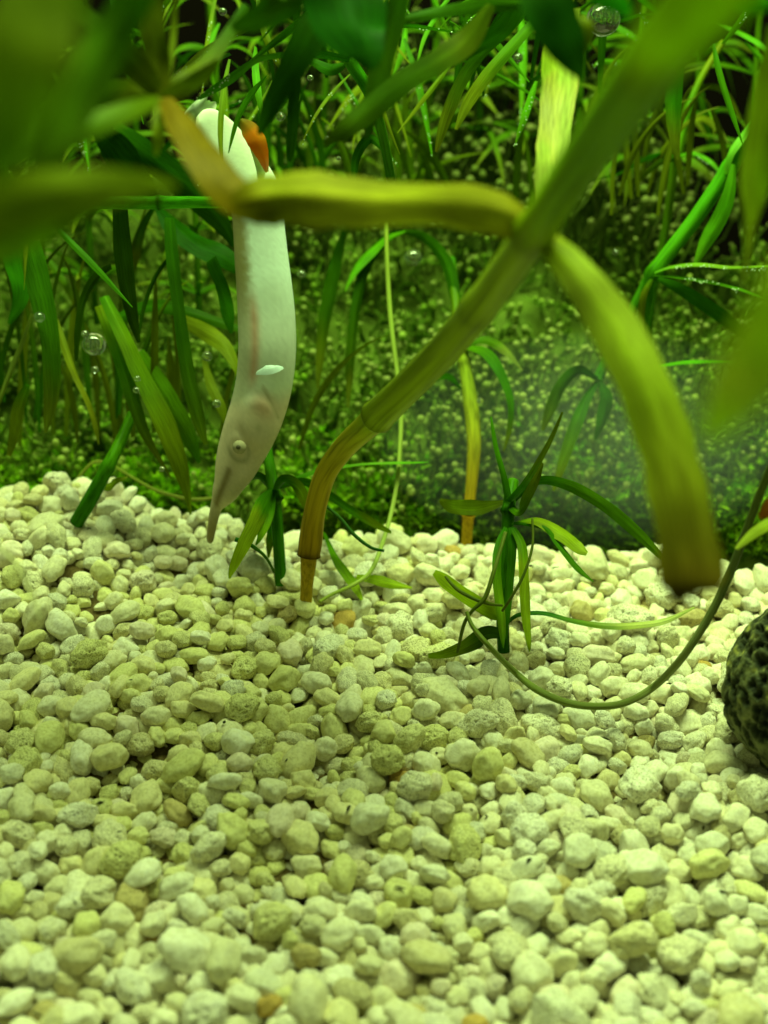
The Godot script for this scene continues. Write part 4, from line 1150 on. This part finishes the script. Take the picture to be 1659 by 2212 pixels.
	# back rows of stem plants: [label, foot, top, depth, whorls, colour]
	var rows := [
		["slender stem plant rising into the dark behind the star of olive leaves", [300, 420], [260, -60], 224, 4, 0.9],
		["slender stem plant behind the top left corner's soft leaf", [130, 420], [170, -60], 230, 4, 0.8],
		["stem plant with fine leaves between the star and the slanting bright stem", [470, 330], [450, -60], 226, 3, 1.2],
		["stem plant with fine leaves rising behind the fish's tail", [560, 400], [600, -60], 232, 4, 1.0],
		["fine-leaved stem plant behind the crossing leaves", [700, 400], [760, -60], 238, 4, 0.9],
		["fine-leaved stem plant right of the crossing leaves", [900, 330], [930, -60], 240, 4, 1.0],
		["fine-leaved stem plant behind the twin leaves with browning tips", [1040, 340], [1010, -60], 242, 4, 0.9],
		["fine-leaved stem plant behind the hanging pale strap leaf", [1150, 360], [1130, -60], 240, 4, 0.9],
		["wispy stem plant between the pale strap leaf and the leaning stem", [1270, 420], [1290, -60], 238, 4, 1.1],
		["wispy stem plant behind the leaning stem at the upper right", [1370, 430], [1400, -60], 236, 4, 1.1],
		["wispy brownish stem plant in the upper right corner", [1540, 330], [1530, -60], 232, 3, 1.2],
		["dark stem plant along the upper right edge", [1640, 420], [1650, -60], 226, 3, 0.8],
		["dark stem plant along the left edge in the upper half", [40, 640], [20, 60], 218, 4, 0.8],
		["dim stem plant behind the level green stem", [210, 700], [190, 260], 216, 3, 0.9],
		["dim stem plant behind the dark leaves left of the fish", [430, 720], [410, 300], 214, 3, 0.9]]
	for row in rows:
		var f: Array = row[1]
		var t: Array = row[2]
		var d: float = row[3]
		o = plant("stem_plant", row[0], "aquatic plant", [f[0], f[1], d], "fine-leaved stem plants at the back")
		var k: float = row[5]
		var bend := rng.randf_range(-25, 25)
		var tone := [C(0.022, 0.11, 0.003) * k, C(0.035, 0.14, 0.004) * k, C(0.05, 0.16, 0.006) * k]
		stem(o, [[f[0], f[1], d + 4, 7], [lerpf(f[0], t[0], 0.35) + bend, lerpf(f[1], t[1], 0.35), d, 7.5], [lerpf(f[0], t[0], 0.7) + bend, lerpf(f[1], t[1], 0.7), d - 2, 7], [t[0], t[1], d - 4, 6]], tone)
		for w in int(row[4]):
			var s := (w + 0.6) / float(row[4])
			var q := s if s < 0.9 else 0.9
			whorl(o, lerpf(f[0], t[0], q) + bend * (1.0 - absf(q - 0.5) * 2.0), lerpf(f[1], t[1], q), d - 1.0, rng.randi_range(6, 8), rng.randf_range(12, 19), rng.randf_range(0.42, 0.75), tone + [C(0.09, 0.15, 0.01) * k], {"rise": rng.randf_range(0.3, 0.9), "droop": rng.randf_range(0.4, 0.9)})

	# loose clumps of thin blades filling the back
	for clump in [["clump of thin olive blades behind the leaning stem at the upper right", [1335, 430], 210, 14, 80.0, 300.0, [OLIVE, C(0.07, 0.14, 0.006), C(0.12, 0.15, 0.012)]],
			["clump of dim narrow blades standing above the broad yellow leaf", [930, 470], 222, 18, 170.0, 260.0, [C(0.03, 0.10, 0.003), C(0.05, 0.14, 0.004), C(0.07, 0.15, 0.005)]],
			["clump of dim narrow blades right of the fish's tail", [660, 430], 218, 10, 60.0, 230.0, [DEEP, C(0.02, 0.10, 0.003), GREEN]],
			["clump of soft yellow-green blades between the fish and the left blades", [330, 960], 206, 16, 130.0, 330.0, [C(0.05, 0.11, 0.004), C(0.08, 0.15, 0.005), C(0.13, 0.17, 0.008)]],
			["clump of dark blades filling the left edge below the wide olive leaf", [90, 900], 208, 14, 110.0, 400.0, [DEEP, C(0.03, 0.09, 0.003), C(0.06, 0.12, 0.005)]],
			["clump of green blades in the top middle behind the crossing leaves", [900, 180], 190, 12, 260.0, 260.0, [DEEP, C(0.025, 0.13, 0.003), GREEN]]]:
		var foot: Array = clump[1]
		var far: float = clump[2]
		o = plant("grassy_plant", clump[0], "aquatic plant", [foot[0], foot[1], far])
		for k in int(clump[3]):
			var x: float = foot[0] + rng.randfn(0.0, clump[4])
			var y: float = foot[1] + rng.randf_range(-40.0, 40.0)
			var tall: float = clump[5] * rng.randf_range(0.5, 1.1)
			var lean := rng.randfn(0.0, 70.0)
			var dd := far + rng.randf_range(-9.0, 9.0)
			var hw := rng.randf_range(6.0, 13.0)
			leaf(o, [[x, y, dd, hw * 0.5], [x + lean * 0.2, y - tall * 0.4, dd - 2.0, hw], [x + lean * 0.55, y - tall * 0.75, dd - 4.0, hw * 0.9], [x + lean, y - tall, dd - 6.0, hw * 0.4], [x + lean * 1.4, y - tall * 1.1, dd - 7.0, 1.0]], clump[6], {"roll": rng.randf_range(-35, 35), "each": 6})

	# a tangle of thin bright leaves coming down from above the frame
	var tangles := [["tangle of thin bright leaves in the top left behind the olive star", 250, 175.0, 11], ["tangle of thin bright leaves at the top, above the fish's tail", 520, 185.0, 16],
		["tangle of thin bright leaves at the top between the slanting stem and the twin leaves", 860, 195.0, 18], ["tangle of thin leaves at the top, left of the hanging pale strap leaf", 1080, 200.0, 14],
		["tangle of thin leaves at the top between pale strap leaf and leaning stem", 1320, 205.0, 10], ["tangle of thin leaves in the top right corner", 1590, 190.0, 8],
		["loose tangle of thin leaves at the left edge level with the fish's tail", 60, 200.0, 14]]
	for t in tangles:
		var low := 330.0 if t[1] < 100 else 0.0
		o = plant("trailing_plant", t[0], "aquatic plant", [t[1], -60 + low, t[2]])
		for k in int(t[3]):
			var x: float = t[1] + rng.randfn(0.0, 105.0)
			var y := low + rng.randf_range(-60.0, 180.0)
			var dd: float = t[2] + rng.randf_range(-22.0, 22.0)
			var w := rng.randf_range(0.2, PI - 0.2) if rng.randf() < 0.75 else rng.randf_range(PI, TAU)
			var l := rng.randf_range(110.0, 260.0)
			var dx := cos(w) * l
			var dy := sin(w) * l
			var hw := rng.randf_range(4.5, 11.0)
			var bow := rng.randf_range(-40.0, 40.0)
			var tone: Array = [[GREEN, BRIGHT, C(0.07, 0.24, 0.008)], [C(0.05, 0.14, 0.004), C(0.08, 0.19, 0.006), C(0.14, 0.20, 0.01)], [DEEP, GREEN, BRIGHT]][rng.randi() % 3]
			leaf(o, [[x, y, dd, hw * 0.4], [x + dx * 0.3 + bow * 0.5, y + dy * 0.3, dd - 2.0, hw], [x + dx * 0.65 + bow * 0.6, y + dy * 0.65 + 8.0, dd - 4.0, hw * 0.95], [x + dx, y + dy + 30.0, dd - 5.0, 1.2]], tone, {"roll": rng.randf_range(-35, 35), "each": 7})
			if k % 3 == 0:
				beads(o, [[x + dx * 0.3 + bow * 0.5, y + dy * 0.3 + hw * 0.6, dd - 3.0, 1], [x + dx * 0.65 + bow * 0.6, y + dy * 0.65 + 8.0 + hw * 0.5, dd - 5.0, 1], [x + dx, y + dy + 30.0, dd - 6.0, 1]], 12, 0.11)

	# added leaves above the frame, placed to shade the left of the gravel
	o = thing("added_shade_leaves", "added broad green leaves out of view above, shading the left part of the gravel", "aquatic plant", Vector3(-0.025, 0.135, -0.153))
	for k in 26:
		var at := Vector3(rng.randf_range(-0.052, 0.0), rng.randf_range(0.126, 0.150), rng.randf_range(-0.172, -0.146))
		var w := rng.randf() * TAU
		var out := Vector3(cos(w), 0.0, sin(w))
		var q := []
		for i in 5:
			var s := i / 4.0
			var p := at + out * (0.026 * (s - 0.5)) + Vector3.UP * (0.003 * sin(s * PI))
			q.append(Vector4(p.x, p.y, p.z, 0.0052 * sin(PI * clampf(s, 0.04, 0.96))))
		part(o, "leaf", ribbon(q, [GREEN, C(0.10, 0.22, 0.006), C(0.12, 0.22, 0.006)], {"facing": Vector3.UP, "roll": 10}), leaf_mat)


# ---------------------------------------------------------------- fish
const SPINE := [[432, 246, 180.0, 12], [444, 258, 180.0, 30], [470, 288, 180.2, 41], [500, 330, 180.3, 47], [526, 370, 180.5, 52], [548, 415, 180.7, 56], [556, 455, 180.8, 56], [560, 500, 181.0, 56], [565, 560, 181.1, 58], [571, 620, 181.2, 60], [576, 690, 181.4, 62], [577, 760, 181.5, 62], [571, 825, 182.1, 61], [558, 880, 182.6, 60], [541, 928, 183.0, 58], [522, 975, 183.6, 52], [507, 1015, 184.1, 44], [494, 1046, 184.4, 33], [484, 1066, 184.8, 27], [475, 1082, 185.2, 19], [467, 1097, 185.5, 13], [460, 1126, 186.1, 10.5], [455, 1157, 186.7, 8.6], [454, 1168, 186.9, 7], [453.5, 1173, 187.0, 3]]


func blot(x: float, y: float, cx: float, cy: float, r: float, soft := 0.5) -> float:
	var d := Vector2(x - cx, y - cy).length() / r
	return 1.0 - smoothstep(1.0 - soft, 1.0, d)


func line_to(x: float, y: float, ax: float, ay: float, bx: float, by: float) -> float:
	return Geometry2D.get_closest_point_to_segment(Vector2(x, y), Vector2(ax, ay), Vector2(bx, by)).distance_to(Vector2(x, y))


func fish_skin(x: float, y: float, k: float) -> Color:
	# k runs from -1 at the belly to 1 along the back
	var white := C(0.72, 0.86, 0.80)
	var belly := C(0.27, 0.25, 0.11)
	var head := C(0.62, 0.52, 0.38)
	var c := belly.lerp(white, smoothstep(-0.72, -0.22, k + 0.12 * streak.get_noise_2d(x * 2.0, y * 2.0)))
	c = c.lerp(C(0.68, 0.74, 0.50), 0.6 * smoothstep(460.0, 400.0, y))
	c = c.lerp(C(0.58, 0.60, 0.48), 0.65 * smoothstep(580.0, 760.0, y))
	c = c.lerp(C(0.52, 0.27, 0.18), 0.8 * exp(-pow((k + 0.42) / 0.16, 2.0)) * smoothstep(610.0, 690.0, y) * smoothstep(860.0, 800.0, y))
	c = c.lerp(C(0.46, 0.52, 0.40), 0.35 * blot(x, y, 590, 640, 60.0, 1.0))
	c = c.lerp(C(0.50, 0.58, 0.40), 0.5 * smoothstep(770.0, 830.0, y) * smoothstep(0.0, 0.5, k))
	var at_head := smoothstep(835.0, 890.0, y + 26.0 * k)
	c = c.lerp(head, at_head)
	c = c.lerp(C(0.50, 0.29, 0.20), 0.65 * blot(x, y, 568, 868, 44.0, 0.9))
	c = c.lerp(C(0.30, 0.26, 0.15), 0.7 * exp(-pow(line_to(x, y, 570, 835, 603, 885) / 4.5, 2.0)))
	c = c.lerp(C(0.46, 0.41, 0.29), 0.45 * blot(x, y, 585, 925, 40.0, 1.0))
	c = c.lerp(C(0.34, 0.30, 0.17), 0.5 * blot(x, y, 560, 915, 12.0, 1.0))
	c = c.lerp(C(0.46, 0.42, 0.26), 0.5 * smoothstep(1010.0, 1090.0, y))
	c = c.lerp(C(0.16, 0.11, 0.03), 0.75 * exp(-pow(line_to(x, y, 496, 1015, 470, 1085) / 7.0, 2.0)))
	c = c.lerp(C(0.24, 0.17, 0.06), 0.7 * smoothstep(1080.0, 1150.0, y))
	c = c.lerp(C(0.26, 0.25, 0.17), 0.6 * exp(-pow((Vector2(x, y).distance_to(Vector2(517, 966)) - 23.0) / 5.0, 2.0)) * smoothstep(950.0, 972.0, y + (x - 517.0) * 0.4))
	var f := 1.0 + 0.10 * streak.get_noise_2d(x * 6.0, y * 6.0)
	return Color(c.r * f, c.g * f, c.b * f)


func build_fish() -> void:
	var o := plant("fish", "pale whitish fish diving nose first, its long thin snout at the gravel", "fish", [455, 1172, 187])
	var rows := []
	for r in SPINE:
		rows.append([r[0], r[1], r[2], r[3]])
	var pts := placed(rows)
	var q := along(pts, 9)
	var q2 := along(rows.map(func(r): return Vector4(r[0], r[1], r[2], r[3])), 9)
	var sides := 56
	var v := PackedVector3Array()
	var col := PackedColorArray()
	var from := PackedVector3Array()
	for i in q.size():
		var p := Vector3(q[i].x, q[i].y, q[i].z)
		var a: Vector4 = q[max(i - 1, 0)]
		var b: Vector4 = q[min(i + 1, q.size() - 1)]
		var T := Vector3(b.x - a.x, b.y - a.y, b.z - a.z).normalized()
		var see := (EYE - p).normalized()
		var S := see.cross(T).normalized()      # towards the back of the fish, to the right as seen
		var N := T.cross(S)
		if N.dot(see) < 0.0:
			N = -N
		if S.dot(right) < 0.0:
			S = -S
		var y: float = q2[i].y
		var fat := 0.50 + 0.10 * smoothstep(560.0, 760.0, y) + 0.30 * smoothstep(960.0, 1100.0, y)
		fat *= 0.55 + 0.45 * smoothstep(250.0, 420.0, y)
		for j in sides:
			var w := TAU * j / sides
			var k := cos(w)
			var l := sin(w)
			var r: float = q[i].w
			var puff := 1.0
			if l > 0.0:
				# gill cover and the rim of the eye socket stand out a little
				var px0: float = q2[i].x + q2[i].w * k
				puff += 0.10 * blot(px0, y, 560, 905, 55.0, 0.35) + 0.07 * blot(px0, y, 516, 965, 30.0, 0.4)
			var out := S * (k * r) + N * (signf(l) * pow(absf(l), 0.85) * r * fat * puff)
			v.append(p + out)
			from.append(p)
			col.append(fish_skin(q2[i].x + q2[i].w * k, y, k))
	var idx := loft_index(q.size(), sides)
	for e in [0, (q.size() - 1) * sides]:
		for j in range(1, sides - 1):
			idx.append_array([e, e + j, e + j + 1] if e == 0 else [e, e + j + 1, e + j])
	var skin := StandardMaterial3D.new()
	skin.vertex_color_use_as_albedo = true
	skin.roughness = 0.42
	skin.metallic_specular = 0.12
	part(o, "body", finish(v, idx, col, PackedVector2Array(), from), skin)
	# fins
	var fin := leafy(Color(0.9, 1.0, 0.8), 0.4)
	part(o, "tail_fin", ribbon(placed([[456, 272, 180.5, 20], [442, 256, 180.5, 30], [430, 243, 180.5, 36], [420, 232, 180.5, 36], [414, 226, 180.5, 22]]), [C(0.36, 0.37, 0.30), C(0.38, 0.38, 0.30), C(0.34, 0.36, 0.28), C(0.22, 0.26, 0.16)], {"roll": 12, "fold": 0.05, "rib": 0.0, "wave": 0.25, "thick": 0.1, "edge": 0.3, "mottle": 0.6}), fin)
	part(o, "dorsal_fin", ribbon(placed([[564, 398, 178.5, 5], [564, 360, 177.5, 11], [556, 322, 177, 15], [542, 290, 176.5, 13], [528, 266, 176.5, 4]]), [C(0.37, 0.38, 0.30), C(0.38, 0.38, 0.24), C(0.34, 0.28, 0.08), C(0.12, 0.14, 0.02)], {"roll": -14, "fold": 0.1, "rib": 0.0, "thick": 0.22}), fin)
	part(o, "fin_patch", ribbon(placed([[577, 372, 177.5, 4], [568, 338, 176.4, 13], [556, 308, 175.6, 20], [538, 278, 175.4, 19], [520, 258, 175.6, 4]]), [C(0.36, 0.24, 0.10), C(0.85, 0.17, 0.010), C(0.80, 0.17, 0.008), C(0.30, 0.14, 0.01), C(0.12, 0.12, 0.01)], {"roll": -10, "fold": 0.1, "rib": 0.0, "thick": 0.2}), fin, "orange outer edge of the back fin")
	part(o, "pectoral_fin", ribbon(placed([[556, 805, 175.2, 8], [572, 800, 174.4, 12], [592, 796, 174.4, 12], [604, 794, 174.9, 9], [610, 793, 175.4, 4]]), [C(0.28, 0.33, 0.33), C(0.36, 0.42, 0.44), C(0.28, 0.33, 0.34)], {"roll": 0, "twist": 0, "facing": Vector3(0, 0.75, 0.66), "fold": 0.05, "rib": 0.0, "thick": 0.2, "mottle": 0.0}), skin)  # pale bluish colour stands for the glint on this fin
	# eye
	var e := P(517, 966, 180.9)
	var eye := part(o, "eye", ball(3, e, Vector3.ONE * span(15.0, 180.4), C(0.36, 0.32, 0.21)), skin)
	var dark := plain(C(0.09, 0.08, 0.05), 0.3)
	var pupil := MeshInstance3D.new()
	pupil.name = "pupil"
	var to := (EYE - e).normalized()
	pupil.mesh = ball(2, e + to * span(11.9, 180.4) + right * -span(2.0, 180.4), Vector3.ONE * span(5.8, 180.4), Color.WHITE)
	pupil.material_override = dark
	eye.add_child(pupil, true)
	eye.position = -o.position


# ---------------------------------------------------------------- lava stone
func build_stone() -> void:
	var d := gd(1600, 1660) - 1.0
	var o := plant("lava_stone", "dark pitted lava stone with mossy yellow-green ridges at the right edge", "stone", [1730, 1640, d])
	var centre := P(1742, 1492, d + 2.0)
	var size := Vector3(span(178, d), span(200, d), span(170, d))
	var b := ico(6)
	var v: PackedVector3Array = b[0]
	var holes := FastNoiseLite.new()
	holes.noise_type = FastNoiseLite.TYPE_CELLULAR
	holes.cellular_return_type = FastNoiseLite.RETURN_DISTANCE
	holes.fractal_type = FastNoiseLite.FRACTAL_NONE
	holes.frequency = 6.2
	holes.seed = 8
	holes.domain_warp_enabled = true
	holes.domain_warp_amplitude = 0.12
	holes.domain_warp_frequency = 3.0
	var small: FastNoiseLite = holes.duplicate()
	small.frequency = 13.0
	small.seed = 21
	var big := FastNoiseLite.new()
	big.frequency = 1.3
	big.seed = 5
	var col := PackedColorArray()
	var from := PackedVector3Array()
	for i in v.size():
		var n := v[i]
		var h := holes.get_noise_3dv(n) + 1.0
		var s: float = small.get_noise_3dv(n) + 1.0
		var pit := 1.0 - smoothstep(0.15, 0.50, h)
		var pit2 := 1.0 - smoothstep(0.15, 0.45, s)
		var r := 1.0 + 0.10 * big.get_noise_3dv(n) - 0.08 * pit - 0.025 * pit2
		v[i] = centre + n * r * size
		from.append(centre)
		var moss := smoothstep(0.55, 0.85, h) * smoothstep(-0.1, 0.5, big.get_noise_3dv(n * 5.0)) * smoothstep(-0.5, 0.4, n.y)
		var c := C(0.030, 0.036, 0.016).lerp(C(0.15, 0.16, 0.07), smoothstep(0.40, 0.8, h)).lerp(C(0.42, 0.40, 0.09), moss)
		c = c.lerp(C(0.012, 0.014, 0.008), pit * 0.7)
		col.append(c)
	var m := plain(C(1, 1, 1), 0.75)
	m.vertex_color_use_as_albedo = true
	part(o, "stone_body", finish(v, b[1], col, PackedVector2Array(), from), m)


# ---------------------------------------------------------------- bubbles
func build_bubbles() -> void:
	var spots := [
		[1303, 42, 168, 37, "big bubble under the bright leaf at the top right"],
		[1268, 68, 172, 9, "small bubble touching the big bubble at the top right"],
		[203, 744, 187, 26, "large bubble half hidden behind the left blades, its lower rim shining"],
		[184, 722, 183, 9, "small bubble stuck to the large bubble at the left"],
		[893, 556, 206, 19, "round bubble under the arch of dark leaves in the middle"],
		[606, 252, 160, 10, "bubble hanging at the tip of the bright leaf beside the orange fin"],
		[481, 25, 178, 9, "bubble at the very top left of centre"],
		[670, 168, 172, 7, "small bubble on the wisp below the slanting bright stem"],
		[706, 298, 172, 4.5, "tiny bubble by the end of the crossing leaf"],
		[731, 342, 172, 5, "tiny bubble over the broad yellow leaf"],
		[651, 592, 196, 10, "bubble close right of the fish's back"],
		[448, 770, 186, 11, "bubble left of the fish's flank on the olive blade"],
		[205, 799, 186, 8, "small bubble below the large bubble at the left"],
		[296, 818, 186, 7, "upper of two small bubbles beside the glowing green blade"],
		[294, 843, 186, 7, "lower of two small bubbles beside the glowing green blade"],
		[468, 872, 190, 9, "bubble in the dark hollow left of the fish's head"],
		[1037, 866, 200, 7, "bubble on the right side of the yellow stem"],
		[1119, 125, 190, 11, "bubble left of the pale strap leaf"],
		[629, 96, 176, 6, "bright bubble in the black gap at the top"],
		[85, 685, 184, 12, "bubble under the level leaf at the left edge"],
		[350, 1013, 186, 6, "small bubble near the gravel by the lime-tipped blade"],
		[672, 1158, 182, 7, "small bubble on the dark joint of the leaning stem"],
		[1330, 545, 215, 7, "small bubble on the moss right of the leaning stem"],
		[870, 148, 172, 4, "tiny bubble right of the crossing leaves' fork"]]
	for s in spots:
		var at := P(s[0], s[1], s[2])
		var o := MeshInstance3D.new()
		o.name = numbered("air_bubble")
		var r := span(s[3], s[2])
		o.mesh = ball(3, Vector3.ZERO, Vector3(r, r * 0.94, r))
		o.material_override = bubble_mat
		add_child(o)
		o.position = at
		o.set_meta("label", s[4])
		o.set_meta("category", "bubble")
		o.set_meta("group", "air bubbles among the plants")


# ---------------------------------------------------------------- the whole
func _ready() -> void:
	var tilt := Basis(Vector3.RIGHT, deg_to_rad(-PITCH))
	right = tilt.x
	up = tilt.y
	ahead = -tilt.z
	var cam := Camera3D.new()
	cam.name = "camera"
	cam.transform = Transform3D(tilt, EYE)
	var lens := CameraAttributesPhysical.new()
	lens.frustum_focal_length = 12.0 / HALF
	lens.frustum_focus_distance = FOCUS
	lens.exposure_aperture = 14.0
	lens.frustum_near = 0.01
	lens.frustum_far = 5.0
	cam.attributes = lens
	cam.fov = 40.0
	cam.near = 0.01
	cam.far = 5.0
	add_child(cam)
	cam.current = true

	var air := Environment.new()
	air.background_mode = Environment.BG_COLOR
	air.background_color = C(0.118, 0.165, 0.058).linear_to_srgb()
	air.tonemap_mode = Environment.TONE_MAPPER_LINEAR
	air.tonemap_exposure = 1.0
	air.sdfgi_enabled = true
	air.ssao_enabled = true
	air.ssil_enabled = true
	air.volumetric_fog_enabled = true
	air.volumetric_fog_density = 0.0
	var world := WorldEnvironment.new()
	world.name = "surroundings"
	world.environment = air
	add_child(world)

	var glow := C(0.70, 1.0, 0.39)
	var lamp := AreaLight3D.new()
	lamp.name = "lamp_light"
	lamp.area_size = Vector2(0.22, 0.07)
	lamp.light_color = glow.linear_to_srgb()
	lamp.light_energy = 0.190
	lamp.shadow_enabled = true
	lamp.position = Vector3(0.0, 0.300, -0.170)
	lamp.rotation_degrees = Vector3(-90, 0, 0)
	add_child(lamp)

	rng.seed = 20240
	lumps.seed = 3
	lumps.frequency = 0.035
	lumps.fractal_octaves = 2
	streak.seed = 9
	streak.frequency = 0.02
	streak.fractal_octaves = 2
	leaf_mat = leafy(Color(0.95, 1.0, 0.55), 0.42)
	leaf_mat.albedo_texture = noise_image(FastNoiseLite.TYPE_SIMPLEX, 0.02, [[0.0, Color(0.72, 0.72, 0.66)], [0.5, Color(0.93, 0.93, 0.9)], [1.0, Color(1, 1, 1)]], 256, 31, 4)
	leaf_mat.uv1_scale = Vector3(3.0, 0.6, 1.0)
	stem_mat = leafy(Color(0.55, 0.6, 0.3), 0.35)
	stem_mat.albedo_texture = leaf_mat.albedo_texture
	stem_mat.uv1_scale = Vector3(1.0, 0.1, 1.0)
	bubble_mat = StandardMaterial3D.new()
	bubble_mat.albedo_color = Color(1, 1, 1, 0.02)
	bubble_mat.transparency = BaseMaterial3D.TRANSPARENCY_ALPHA
	bubble_mat.roughness = 0.0
	bubble_mat.refraction_enabled = true
	bubble_mat.refraction_scale = 0.065
	bead_mat = plain(C(0.45, 0.62, 0.35), 0.15)

	# the tank
	var housing := thing("aquarium_lamp", "long lamp bar hanging over the tank, lit", "lamp", Vector3(0.0, 0.312, -0.170))
	var box := BoxMesh.new()
	box.size = Vector3(0.25, 0.016, 0.10)
	var shell := MeshInstance3D.new()
	shell.name = "housing"
	shell.mesh = box
	shell.material_override = plain(C(0.05, 0.05, 0.05), 0.5)
	housing.add_child(shell, true)
	var face := BoxMesh.new()
	face.size = Vector3(0.22, 0.001, 0.07)
	var glowing := MeshInstance3D.new()
	glowing.name = "lamp_face"
	glowing.mesh = face
	var lit := plain(C(0.8, 0.8, 0.8), 0.5)
	lit.emission_enabled = true
	lit.emission = glow.linear_to_srgb()
	lit.emission_energy_multiplier = 0.8
	glowing.material_override = lit
	glowing.position = Vector3(0, -0.0087, 0)
	housing.add_child(glowing, true)

	for wall in [["tank_floor", Vector3(0.5, 0.006, 0.36), Vector3(0, -0.003, -0.20), C(0.03, 0.03, 0.025)], ["tank_back", Vector3(0.5, 0.36, 0.006), Vector3(0, 0.18, -0.312), C(0.004, 0.003, 0.002)]]:
		var slab := BoxMesh.new()
		slab.size = wall[1]
		var w := MeshInstance3D.new()
		w.name = wall[0]
		w.mesh = slab
		var paint := plain(wall[3], 0.9)
		paint.metallic_specular = 0.03
		w.material_override = paint
		w.position = wall[2]
		w.set_meta("kind", "structure")
		add_child(w)

	build_gravel()
	build_moss()
	build_front_plants()
	build_back_plants()
	build_near_leaves()
	build_fish()
	build_stone()
	build_bubbles()

	# the cloud of stirred-up dust over the foot of the moss
	var cloud := thing("dust_cloud", "faint cloud of stirred dust over the moss, right of the yellow stem", "haze", P(1290, 955, 204))
	cloud.set_meta("kind", "stuff")
	var haze := FogMaterial.new()
	haze.density = 4.0
	haze.albedo = Color(0.88, 0.95, 0.9)
	for k in 4:
		var dust := FogVolume.new()
		dust.name = "dust"
		dust.shape = RenderingServer.FOG_VOLUME_SHAPE_ELLIPSOID
		dust.size = Vector3(0.064, 0.032, 0.022) * (1.0 - 0.2 * k)
		dust.position = Vector3(0.003 * k, -0.001 * k, 0)
		dust.material = haze
		cloud.add_child(dust, true)
